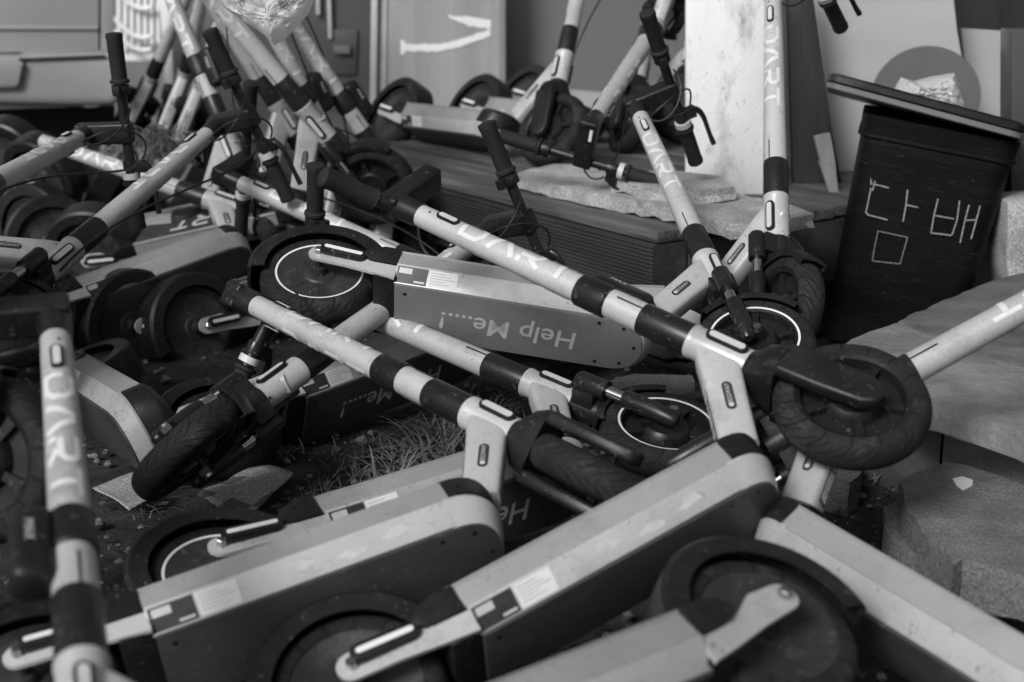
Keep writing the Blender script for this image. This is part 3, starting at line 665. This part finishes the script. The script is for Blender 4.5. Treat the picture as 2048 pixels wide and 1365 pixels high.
# suspension fork
cr = MB().box((0, 0, .166), (.052, .092, .046)).tube([(0, 0, .125), (0, 0, .192)], .0305, 20)
for sg in (-1, 1): cr.tube([(.0, sg * .053, .128), (0, sg * .053, .188), (0, sg * .053, .195)], [.0195, .0195, .014], 18)
part('fork_crown', cr, 'satin', 'wheel', 'a', smooth=40)
for sg in (-1, 1):
    part('stanchion', MB().tube([(0, sg * .053, .06), (0, sg * .053, .135)], .0115, 16), 'chrome', 'wheel', 'a')
    lg = MB().tube([(0, sg * .053, .090), (0, sg * .053, .084), (0, sg * .053, .02), (-.004, sg * .053, -.02), (-.004, sg * .053, -.028)], [.0160, .0182, .0175, .0150, .009], 18)
    lg.prism([Vector((x, sg * .046, z)) for x, z in ((-.012, .03), (.026, .012), (.036, -.004), (.026, -.020), (-.006, -.024))], (0, sg * .012, 0))
    nb = MB().tube([(.020, sg * .057, -.006), (.020, sg * .064, -.006)], .0085, 8)
    part('fork_leg', lg, 'satin', 'wheel', 'a', subs=[sub('axle_bolt', nb, 'bolt')], smooth=40)
ffp = [(.118, -.030), (.132, -.032), (.137, 0), (.132, .032), (.118, .030), (.118, .028), (.129, .029), (.134, 0), (.129, -.029), (.118, -.028)]
part('front_fender', arc_shell(math.radians(30), math.radians(128), ffp, 14, c=(.018, 0, .004)), 'black', 'wheel', 'a', smooth=40)
# shroud fork
def shroud():
    rings = []
    for z, hx, hy, e in ((.200, .0285, .0285, 1), (.188, .031, .035, .9), (.172, .033, .055, .7), (.152, .034, .064, .6), (.138, .034, .0655, .55)):
        rings.append([Vector((hx * math.copysign(abs(math.cos(2 * math.pi * k / 28)) ** e, math.cos(2 * math.pi * k / 28)), hy * math.copysign(abs(math.sin(2 * math.pi * k / 28)) ** e, math.sin(2 * math.pi * k / 28)), z)) for k in range(28)])
    part('fork_crown', MB().loft(rings), 'black', 'wheel', 'b', smooth=50)
    for sg in (-1, 1):
        poly = [(-.033, .141), (.033, .141), (.036, .09), (.038, .0), (.030, -.022), (.010, -.032), (-.010, -.026), (-.022, -.005), (-.030, .07)]
        lg = MB().prism([Vector((x, sg * .040, z)) for x, z in poly], (0, sg * .0245, 0))
        part('fork_leg', lg, 'black', 'wheel', 'b', bevel=.009, bseg=3, smooth=60)
shroud()

def bars():
    el = MB().tube([(0, 0, S_TB), (0, 0, S_TB + .03), (0, 0, S_TB + .055), (0.004, 0, S_TB + .082)], [R_TOP + .0015, .0240, .0255, .021], 24)
    part('stem_elbow', el, 'satin', 'steer', smooth=60)
    nk = MB().box((.046, 0, .952), (.138, .050, .040))
    nl = MB().box((.010, .012, .9724), (.036, .0075, .0006)); np_ = MB().box((.046, 0, .9722), (.11, .040, .0006))
    part('handlebar_neck', nk, 'black', 'steer', subs=[sub('display', np_, 'satin'), sub('label', MB().box((.010, .012, .9732), (.036, .0075, .0006)), 'white')], bevel=.007, bseg=3, smooth=60)
    for sg in (-1, 1): part('handlebar', MB().tube([(.100, sg * .001, .950), (.100, sg * .215, .950)], .0125, 16), 'satin', 'steer', 'rb' if sg < 0 else 'lb')
    for sg in (-1, 1):
        g = MB().tube([(.1, sg * y, .950) for y in (.118, .120, .126, .130, .222, .228, .236, .238)], [.0130, .0235, .0235, .0185, .0192, .0205, .0195, .013], 20)
        part('grip', g, 'grip', 'steer', 'rb' if sg < 0 else 'lb', smooth=50)
    th = MB().tube([(.1, -.092, .95), (.1, -.116, .95)], .0215, 18).box((.1, -.104, .928), (.016, .022, .03))
    part('throttle', th, 'black', 'steer', 'rb', bevel=.002)
    br = MB().tube([(.1, .066, .95), (.1, .092, .95)], .0175, 16).box((.122, .082, .95), (.034, .030, .018))
    part('brake_mount', br, 'satin', 'steer', 'lb', bevel=.002)
    lv = MB().tube(bez((.128, .075, .95), (.165, .085, .95), (.150, .125, .95), (.158, .20, .948), 14), [.011, .010, .009, .008, .0075, .007, .0068, .0065, .006, .006, .006, .006, .0068, .0072], 10)
    part('brake_lever', lv, 'satin', 'steer', 'lb', smooth=50)
    part('bell_ring', MB().lathe([(.014, .098), (.0215, .098), (.0215, .112), (.014, .112)], 24, 'y', (.1, 0, .95)), 'silver', 'steer', 'lb')
    cb = MB().tube(bez((.130, .064, .952), (.165, .015, .99), (.12, -.05, .87), (.02, .004, .885), 22), .0026, 8)
    part('brake_cable', cb, 'black', 'steer', 'lb')
part('brake_cable', MB().tube(bez((.024, .012, .20), (.075, .03, .16), (.06, .056, .06), (.030, .056, .010), 16), .0024, 8), 'black', 'wheel', 'a')
part('brake_cable', MB().tube(bez((.118, -.060, .945), (.14, -.03, .88), (.06, .03, .84), (.022, .004, .872), 18), .0026, 8), 'black', 'steer', 'lb')
part('slack_cable', MB().tube(bez((.118, .045, .945), (.22, .10, .74), (.10, -.06, .46), (.030, .008, .21), 26), .0028, 8), 'black', 'steer', 'slack')
bars()
def pod():
    cl = MB().tube([(0, 0, .470), (0, 0, .474), (0, 0, .530), (0, 0, .534)], [.026, .0295, .029, .026], 24)
    bx = MB().box((.046, 0, .478), (.050, .050, .118))
    V, Fq = text_mesh('MAX', .016); s_ = []
    for sg in (-1, 1):
        rx = Vector((0, 0, -1)); ry = Vector((1, 0, 0)) if sg < 0 else Vector((-1, 0, 0))
        s_.append(sub('pod_print', MB().add([Vector((.050, sg * .0254, .49)) + rx * p.x + ry * p.y for p in V], Fq), 'silver'))
    part('pod_clamp', cl, 'black', 'pod', 'pod', smooth=40)
    part('lock_pod', bx, 'black', 'pod', 'pod', subs=s_, bevel=.018, bseg=4, smooth=60)
pod()

BAR = {'handlebar_neck', 'handlebar', 'grip', 'throttle', 'brake_mount', 'brake_lever', 'bell_ring', 'brake_cable', 'stem_elbow'}
def scooter(pose, steer, opts, label, worn=False, wsteer=None, podang=None):
    """opts: set of keys among a, b, pod, refl, ring"""
    root = empty('kick_scooter', pose); tag(root, label, 'scooter', 'scooters heaped in the yard')
    RS = MSTEM @ Matrix.Rotation(math.radians(steer), 4, 'Z')
    RW_ = MSTEM @ Matrix.Rotation(math.radians(steer if wsteer is None else wsteer), 4, 'Z')
    RP_ = MSTEM @ Matrix.Rotation(math.radians(steer if podang is None else podang), 4, 'Z')
    opts = set(opts) | {'stk'} if 'nostk' not in opts else set(opts)
    if 'onlylb' not in opts: opts = opts | {'rb'}
    if 'nohandle' not in opts: opts = opts | {'lb'}
    else: opts = opts - {'rb'}
    pm = M['paintb'] if worn else M['paint']
    for name, me, fr, key, mt, subs in PARTS:
        if key and key not in opts: continue
        if 'nobar' in opts and name in BAR: continue
        o = bpy.data.objects.new(name, me); COL.objects.link(o); o.parent = root
        o.matrix_local = {'steer': RS, 'wheel': RW_, 'pod': RP_, 'body': I4}[fr] @ mt @ (Matrix.Translation((0, 0, .018)) if (name == 'front_wheel' and 'b' in opts) else I4)
        if worn and me.materials[0] == M['paint']:
            o.material_slots[0].link = 'OBJECT'; o.material_slots[0].material = pm
        if name == 'underside_plate' and 'litplate' in opts:
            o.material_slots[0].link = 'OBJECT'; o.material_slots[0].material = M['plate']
        for sn, sm, sk in subs:
            if sk and sk not in opts: continue
            c = bpy.data.objects.new(sn, sm); COL.objects.link(c); c.parent = o
    return root


# ------------------------------------------------------------------ scooters where they lie
POSES = {
 'S1': (0.8414, 0.0445, -0.5385, -0.2076, 0.4517, 0.4890, 0.7462, 1.8339, 0.2965, -0.8712, 0.3913, 0.0708),
 'S2': (0.8983, 0.0789, -0.4323, -0.6512, 0.3929, 0.2962, 0.8706, 1.8428, 0.1967, -0.9519, 0.2350, 0.0692),
 'S3': (0.8193, -0.0830, -0.5673, -0.4508, 0.5689, 0.2409, 0.7864, 2.1569, 0.0713, -0.9670, 0.2446, 0.0917),
 'S4': (0.9824, -0.0604, 0.1767, -0.4008, -0.1358, 0.4182, 0.8981, 3.0535, -0.1281, -0.9063, 0.4027, 0.3714),
 'S5': (0.6636, 0.6751, 0.3223, -0.0188, -0.7337, 0.5032, 0.4566, 3.7918, 0.1461, -0.5395, 0.8292, 0.1429),
 'S6': (-0.7714, 0.2532, -0.5837, 0.3179, -0.6363, -0.3051, 0.7086, 1.7418, 0.0013, 0.9180, 0.3965, 0.2030),
 'S7': (-0.5251, -0.4304, 0.7342, 0.7715, 0.8462, -0.3558, 0.3967, 1.5664, 0.0905, 0.8296, 0.5511, 0.1079),
 'S9': (0.6522, -0.4455, 0.6133, -1.6553, -0.4273, 0.4522, 0.7829, 3.3596, -0.6261, -0.7727, 0.1046, 0.8631),
 'S10': (0.6858, -0.1326, -0.7156, -1.2343, 0.7104, 0.3360, 0.6184, 3.6557, 0.1585, -0.9325, 0.3246, 0.1002),
 'S11': (0.9057, 0.0430, 0.4217, -1.9109, -0.4237, 0.0609, 0.9038, 3.0555, 0.0132, -0.9972, 0.0734, 0.5334),
 'M': (0.7448, -0.1637, -0.6469, -0.6077, 0.6563, 0.3555, 0.6655, 2.9890, 0.1210, -0.9202, 0.3722, 0.0572),
 'S13': (0.4720, 0.3705, 0.7999, -1.0172, -0.8745, 0.0815, 0.4782, 3.3727, 0.1120, -0.9252, 0.3625, 0.0523),
 'P1': (0.5806, 0.6946, 0.4248, -0.4096, -0.8136, 0.4751, 0.3351, 5.3811, 0.0309, -0.5402, 0.8410, 0.4403),
 'U7': (0.9558, 0.1061, -0.2741, -1.2651, -0.1709, 0.9593, -0.2248, 4.4736, 0.2391, 0.2617, 0.9351, 0.1462),
 'U2': (0.9067, -0.3704, -0.2017, -1.4240, 0.3953, 0.9130, 0.1005, 4.5741, 0.1469, -0.1709, 0.9743, 0.1491),
 'U3': (0.6780, -0.7213, -0.1415, -1.0143, 0.7249, 0.6880, -0.0337, 3.8334, 0.1216, -0.0798, 0.9894, 0.0804),
 'U4': (0.6843, -0.6706, -0.2864, -0.8519, 0.7175, 0.6894, 0.0997, 3.8724, 0.1306, -0.2737, 0.9529, 0.0578),
 'U1': (0.8927, 0.4456, -0.0676, -1.5431, -0.4376, 0.8929, 0.1063, 4.8043, 0.1077, -0.0654, 0.9920, 0.1504),
 'U5': (-0.0134, -0.8700, 0.4929, -1.5666, 0.9864, -0.0922, -0.1359, 5.3263, 0.1636, 0.4843, 0.8594, 0.1600),
 'U6': (0.0721, -0.9245, 0.3742, -1.4340, 0.9782, -0.0078, -0.2076, 5.2092, 0.1949, 0.3810, 0.9038, 0.1552),
 'U8': (-0.0096, -0.9134, 0.4069, -1.3035, 0.9866, -0.0750, -0.1449, 5.0879, 0.1629, 0.4001, 0.9019, 0.1419),
 'Q1': (0.0005, 0.9343, -0.3564, 0.5173, 0.6762, -0.2629, -0.6882, 4.1253, -0.7367, -0.2406, -0.6320, 1.5661),
 'P2': (0.5806, 0.6946, 0.4248, -0.1296, -0.8136, 0.4751, 0.3351, 5.7611, 0.0309, -0.5402, 0.8410, 0.4203),
 'P3': (0.5806, 0.6946, 0.4248, 0.0604, -0.8136, 0.4751, 0.3351, 5.9311, 0.0309, -0.5402, 0.8410, 0.4403),
 'V1': (-0.9474, -0.3179, -0.0382, -1.7246, 0.3158, -0.9082, -0.2748, 5.1500, 0.0526, -0.2724, 0.9607, 0.3296),
 'V2': (-0.8826, -0.4533, -0.1248, -1.5464, 0.4673, -0.8164, -0.3392, 4.9500, 0.0519, -0.3577, 0.9324, 0.3014),
 'V3': (0.9035, -0.1799, -0.3889, -1.5740, 0.3720, 0.7797, 0.5037, 1.7111, 0.2126, -0.5998, 0.7714, 0.1317)
}
def P4(k): 
    r = POSES[k]; return Matrix((r[0:4], r[4:8], r[8:12], (0, 0, 0, 1)))
HEAP = [
 # key, (stem angle, wheel angle, pod angle), options, worn, label
 ('S1', (5, 0, 28), 'b pod refl nohandle scuff', 0, 'pale scooter across the middle, bare stem pointing up left, front wheel up at right'),
 ('S2', (45, 45, 50), 'b pod refl onlylb scuff', 0, 'pale scooter on its side, stem crossing the grass patch, front tyre facing the viewer'),
 ('S3', (0, 0, 0), 'a refl ring ringf plea', 1, 'scooter lying behind the dry grass, its white-ringed rear wheel near the newspaper'),
 ('S4', (-23, -10, 0), 'a refl ring ringf plea lightplate', 0, 'scooter upended in the centre with its whole lettered underside plate showing'),
 ('S5', (15, -20, 0), 'a refl', 0, 'scooter leaning upright against the white painted board'),
 ('S6', (-10, 0, 0), 'a pod', 1, 'nearest blurred scooter, stem upright at the left edge, bare axle nut at bottom right'),
 ('S7', (0, -42, 0), 'a refl', 1, 'scooter fallen at right, pale deck side running down, stem over the concrete step'),
 ('S9', (-50, -20, 0), 'slack a refl', 1, 'scooter whose stem slants across the left half in front of a lettered stem'),
 ('S10', (-35, 0, 0), 'a refl nobar', 1, 'scooter at left without handlebar, its lettered stem crossed by another stem'),
 ('S11', (0, 0, 0), 'slack a refl', 1, 'scooter whose lettered stem reaches in from the left edge below the van bumper'),
 ('S13', (0, -30, 0), 'a refl', 1, 'scooter with front tyre by the newspaper and handlebar against the ribbed beam'),
 ('M', (0, 0, 0), 'slack a refl plea', 0, 'scooter whose lettered stem runs behind the upended white-ringed wheel, print half shown below'),
 ('P1', (0, 10, 0), 'slack b refl', 0, 'scooter standing on the wooden platform before the plywood sheet'),
 ('P2', (0, -20, 0), 'slack b refl', 1, 'second scooter on the platform, fender showing behind the first deck'),
 ('P3', (0, 30, 0), 'b refl', 1, 'third scooter on the platform, farthest back by the glass door'),
 ('Q1', (0, 0, 0), 'slack a refl', 1, 'scooter upside down on the platform with its handlebar resting on the stone slab'),
 ('U1', (0, 0, 0), 'slack a pod refl', 1, 'leftmost tall scooter of the standing row, dark clamp on its stem'),
 ('U2', (0, 0, 0), 'slack a refl', 0, 'standing scooter whose stem passes behind the left corner of the plastic bag'),
 ('U7', (0, 0, 0), 'slack a refl', 0, 'standing scooter half hidden between two stems, pictogram strip on its down tube'),
 ('U3', (0, 0, 0), 'slack a pod refl', 0, 'standing scooter below the tip of the plastic bag, dark clamp above its collar'),
 ('U4', (0, 0, 0), 'a pod refl ringf', 0, 'rightmost standing scooter of the row, black pod on its stem by the door post'),
 ('V1', (0, 0, 0), 'a refl', 1, 'scooter at the far left edge under the van bumper, only its fender showing'),
 ('V2', (0, 0, 0), 'a refl', 1, 'second dark fender under the van bumper, right of the edge one'),
 ('V3', (0, -35, 0), 'a refl', 1, 'scooter cut by the left edge, its dark front wheel beside the nearest stem'),
 ('U5', (0, 0, 0), 'slack a refl', 1, 'leaning scooter at the back left, seen from behind before the white lattice'),
 ('U6', (0, 0, 0), 'slack a refl', 1, 'leaning scooter at the back, second from the van, behind the tall clamped stem'),
 ('U8', (0, 0, 0), 'a refl', 1, 'leaning scooter at the back, third from the van, nearly hidden'),
]
SCOOT = {}
for key, st, op, worn, lab in HEAP: SCOOT[key] = scooter(P4(key), st[0], set(op.split()), lab, bool(worn), st[1], st[2])


# ------------------------------------------------------------------ small things
# loose grip and bar twisted off to the left of the pale scooter's elbow
r1 = SCOOT['S1']; bpy.context.view_layer.update()
el = r1.matrix_world @ MSTEM @ Vector((0, 0, .93))
ga = at_y(642, 352, el.y - .06); gb = at_y(748, 398, el.y - .01)
dv = (gb - ga).normalized(); gl_ = (gb - ga).length
o = MB().tube([ga, ga + dv * .004, ga + dv * .012, ga + dv * .02, gb - dv * .004, gb], [.013, .0195, .0205, .0190, .0180, .0205], 20).obj('grip', 'grip', r1, smooth=50); o.matrix_parent_inverse = r1.matrix_world.inverted()
o = MB().tube([gb - dv * .01, el], .0135, 14).obj('handlebar', 'satin', r1); o.matrix_parent_inverse = r1.matrix_world.inverted()

# plastic bag hanging on the row of stems
def bag(name, pts, depth, seed, m, amp, lab, Y, thick=.05):
    from mathutils import noise
    cx = sum(p[0] for p in pts) / len(pts); cy = sum(p[1] for p in pts) / len(pts); mb = MB(); n = 48
    seg = []; m_ = len(pts)
    for i in range(m_):
        a, b = pts[i], pts[(i + 1) % m_]; k = max(2, int(math.hypot(a[0] - b[0], a[1] - b[1]) / 9))
        for j in range(k): seg.append((a[0] + (b[0] - a[0]) * j / k, a[1] + (b[1] - a[1]) * j / k))
    rings = []
    for sgn in (1, -1):
        for j in range(1, 12):
            t = j / 12 if sgn > 0 else 1 - j / 12
            R = []
            for (x, y) in seg:
                px, py = cx + (x - cx) * t, cy + (y - cy) * t; p = at_y(px, py, Y)
                nz = noise.noise(Vector((px * .045, py * .045, seed + sgn))) + .8 * abs(noise.noise(Vector((px * .11, py * .11, seed + 3 * sgn)))) + .4 * noise.noise(Vector((px * .25, py * .25, seed)))
                p.y += -sgn * thick * math.sqrt(max(0, 1 - t * t)) + amp * nz * (1 if t > .1 else .4); R.append(p)
            rings.append(R)
        if sgn > 0: rings.append([at_y(x, y, Y) for x, y in seg])
    o = mb.loft(rings).obj(name, m, smooth=35); tag(o, lab, 'plastic bag'); return o
def film(name, base, alpha):
    m = mat(name, base, .3, var=.1, vscale=10, rvar=.1); t = m.node_tree; b = t.nodes['Principled BSDF']
    ou = t.nodes['Material Output']; tr = t.nodes.new('ShaderNodeBsdfTransparent'); tl = t.nodes.new('ShaderNodeBsdfTranslucent'); tl.inputs[0].default_value = (base, base, base, 1)
    m1 = t.nodes.new('ShaderNodeMixShader'); m1.inputs[0].default_value = .35; m2 = t.nodes.new('ShaderNodeMixShader'); m2.inputs[0].default_value = alpha
    t.links.new(b.outputs[0], m1.inputs[1]); t.links.new(tl.outputs[0], m1.inputs[2]); t.links.new(tr.outputs[0], m2.inputs[1]); t.links.new(m1.outputs[0], m2.inputs[2]); t.links.new(m2.outputs[0], ou.inputs[0]); return m
M['film'] = film('clear_bag_film', .8, .8); M['film2'] = film('white_bag_film', .75, .85)
bg_ = bag('plastic_bag', [(424, -60), (446, 14), (490, 45), (528, 70), (550, 92), (568, 80), (590, 60), (618, 26), (650, -60)], .05, 5, 'film', .014, 'clear plastic bag with printed marks hanging at the top', 3.5)
for txt, x, y, sz, rot in (('CC', 478, 4, .02, .5), ('봉', 560, 4, .016, -.6), ('투', 566, 14, .016, -.6), ('인', 576, 16, .018, -.7), ('용', 584, 4, .018, -.7), ('이', 590, -8, .018, -.7), ('3', 530, 22, .016, .2)):
    V, Fq = text_mesh(txt, sz); c = at_y(x, y, 3.5 - .062); R = Matrix.Rotation(rot, 3, 'Y') @ Matrix.Rotation(math.radians(90), 3, 'X')
    if V:
        o = MB().add([c + R @ p for p in V], Fq).obj('bag_print', 'sticker', bg_)
bag('plastic_bag', [(1765, 196), (1790, 178), (1802, 155), (1830, 163), (1870, 152), (1908, 146), (1920, 170), (1932, 224), (1900, 222), (1850, 214), (1800, 206)], .05, 11, 'film2', .02, 'crumpled whitish bag lying on the bin lid', 3.90, .06)

# newspapers
def news():
    m = mat('newsprint', .55, .8, var=.1, vscale=4); t = m.node_tree; b = t.nodes['Principled BSDF']
    tc = t.nodes.new('ShaderNodeTexCoord'); L = t.links.new
    mp = t.nodes.new('ShaderNodeMapping'); mp.inputs['Rotation'].default_value = (0, 0, .45); L(tc.outputs['Object'], mp.inputs[0])
    wv = t.nodes.new('ShaderNodeTexWave'); wv.bands_direction = 'Y'; wv.inputs['Scale'].default_value = 62; wv.inputs['Distortion'].default_value = .4; L(mp.outputs[0], wv.inputs[0])
    ns = t.nodes.new('ShaderNodeTexNoise'); ns.inputs['Scale'].default_value = 170; L(mp.outputs[0], ns.inputs[0])
    vo = t.nodes.new('ShaderNodeTexVoronoi'); vo.distance = 'CHEBYCHEV'; vo.inputs['Scale'].default_value = 17; L(mp.outputs[0], vo.inputs[0])
    def mt(op, x, y):
        n = t.nodes.new('ShaderNodeMath'); n.operation = op
        for i, q in enumerate((x, y)):
            if hasattr(q, 'links'): L(q, n.inputs[i])
            else: n.inputs[i].default_value = q
        return n.outputs[0]
    txt = mt('MULTIPLY', mt('GREATER_THAN', wv.outputs['Fac'], .45), mt('GREATER_THAN', ns.outputs[0], .44))
    sp = t.nodes.new('ShaderNodeSeparateColor'); L(vo.outputs['Color'], sp.inputs[0])
    pic = mt('MULTIPLY', mt('GREATER_THAN', sp.outputs[0], .66), mt('LESS_THAN', vo.outputs['Distance'], .42))
    ink = mt('MAXIMUM', mt('MULTIPLY', txt, .7), mt('MULTIPLY', pic, .85))
    mx = t.nodes.new('ShaderNodeMix'); mx.data_type = 'RGBA'; mx.inputs[6].default_value = (.42, .42, .42, 1); mx.inputs[7].default_value = (.05, .05, .05, 1)
    L(ink, mx.inputs[0]); L(mx.outputs[2], b.inputs['Base Color']); return m
M['news'] = news()
def sheet(px, lab, seed):   # px corners a b c d; gently curled sheet on the ground
    from mathutils import noise
    a, b, c, d = [on_z(x, y, .012) for x, y in px]; mb = MB(); n = 14; V = []
    for i in range(n + 1):
        for j in range(n + 1):
            u, v = i / n, j / n; p = (a * (1 - u) + b * u) * (1 - v) + (d * (1 - u) + c * u) * v
            e = max(abs(u - .5), abs(v - .5)) * 2; p.z += .008 + (.008 if seed == 1 else .016) * noise.noise(p * 11 + Vector((seed, 0, 0))) + .008 * max(0, e - .7) * 3 * max(0, noise.noise(p * 5 + Vector((seed * 3, 2, 0))) + .3); V.append(p)
    F_ = [(i * (n + 1) + j, i * (n + 1) + j + 1, (i + 1) * (n + 1) + j + 1, (i + 1) * (n + 1) + j) for i in range(n) for j in range(n)]
    o = mb.add(V, F_).obj('newspaper', 'news', smooth=80); s = o.modifiers.new('s', 'SOLIDIFY'); s.thickness = .002; tag(o, lab, 'newspaper')
sheet([(186, 982), (268, 955), (320, 1000), (258, 1028)], 'folded newspaper edge left of the front tyre on the ground', 1)
sheet([(395, 1000), (500, 945), (588, 960), (490, 1035)], 'crumpled newspaper sheet right of the front tyre on the ground', 2)

# dry grass, litter
def blades(name, spots, n, h, w, m, seed, lab, cat):
    rnd = random.Random(seed); mb = MB(); V = []; F_ = []
    for _ in range(n):
        x, y = rnd.choice(spots); c = on_z(x + rnd.gauss(0, 26), y + rnd.gauss(0, 14), 0)
        a = rnd.uniform(0, 6.283); d = Vector((math.cos(a), math.sin(a), 0)); sd_ = Vector((-d.y, d.x, 0)); L = h * rnd.uniform(.4, 1.3); lean = rnd.uniform(.7, 2.0); ww = w * rnd.uniform(.5, 1.4); o = len(V); k = 4
        for i in range(k + 1):
            t = i / k; p = c + d * (L * t * lean * (0.4 + .6 * t)) + Vector((0, 0, max(.002, L * (t - lean * .42 * t * t)))); q = ww * (1 - t) ** .7
            V += [p + sd_ * q, p - sd_ * q]
        F_ += [(o + 2 * i, o + 2 * i + 1, o + 2 * i + 3, o + 2 * i + 2) for i in range(k)]
    ob = mb.add(V, F_).obj(name, m, smooth=80); tag(ob, lab, cat, kind='stuff')
blades('dry_grass', [(850, 900), (880, 880), (905, 900), (930, 870), (820, 930), (790, 955), (960, 850), (900, 930)], 380, .075, .0028, 'grass', 3, 'dry grass tuft on the dirt between the fallen scooters', 'grass')
blades('dry_grass', [(1000, 820), (740, 960), (640, 990), (1100, 1000), (560, 900), (1700, 960), (300, 1010), (1000, 880), (860, 820), (760, 900), (930, 940), (700, 930)], 700, .04, .0016, 'grass', 8, 'thin withered grass scattered over the dirt', 'grass')
def litter():
    rnd = random.Random(5); V = []; F_ = []
    for _ in range(2600):
        x, y = rnd.uniform(0, 2048), rnd.uniform(640, 1365); c = on_z(x, y, .0); s = rnd.uniform(.002, .009); a = rnd.uniform(0, 6.28); o = len(V)
        for k in range(5): V.append(c + Vector((math.cos(a + k * 1.256) * s * rnd.uniform(.5, 1.2), math.sin(a + k * 1.256) * s * rnd.uniform(.5, 1.2), .004 + rnd.uniform(0, .007))))
        F_.append((o, o + 1, o + 2, o + 3, o + 4))
    tag(MB().add(V, F_).obj('leaf_litter', 'leaf'), 'dead leaves and crumbs strewn over the dirt', 'litter', kind='stuff')
litter()
def pebbles():
    rnd = random.Random(15); mb = MB()
    for _ in range(900):
        c = on_z(rnd.uniform(-40, 2080), rnd.uniform(680, 1365), -.004); s = rnd.uniform(.003, .011) * (1.8 if rnd.random() < .06 else 1)
        R = [[c + Vector((math.cos(k * 1.047 + j * .5) * s * r * rnd.uniform(.7, 1.2), math.sin(k * 1.047 + j * .5) * s * r * rnd.uniform(.7, 1.2), z * s)) for k in range(6)] for j, (r, z) in enumerate(((.8, 0), (1, .45), (.5, .95)))]
        mb.loft(R)
    tag(mb.obj('gravel', 'stone2', smooth=50), 'loose grit and pebbles on the dirt', 'gravel', kind='stuff')
pebbles()
def weeds():
    rnd = random.Random(9); mb = MB()
    for _ in range(150):
        p = at_y(rnd.uniform(235, 372), rnd.uniform(250, 300), 4.75 + rnd.uniform(-.08, .08)); q = p + Vector((rnd.gauss(0, .035), rnd.gauss(0, .03), -rnd.uniform(.02, .09)))
        mb.tube(bez(p, p + Vector((rnd.gauss(0, .03), rnd.gauss(0, .03), .02)), q + Vector((rnd.gauss(0, .03), 0, .03)), q, 6), .0014, 4)
    tag(mb.obj('dry_weeds', 'grass'), 'tangle of dead weeds draped over the back scooters', 'weeds', kind='stuff')
weeds()
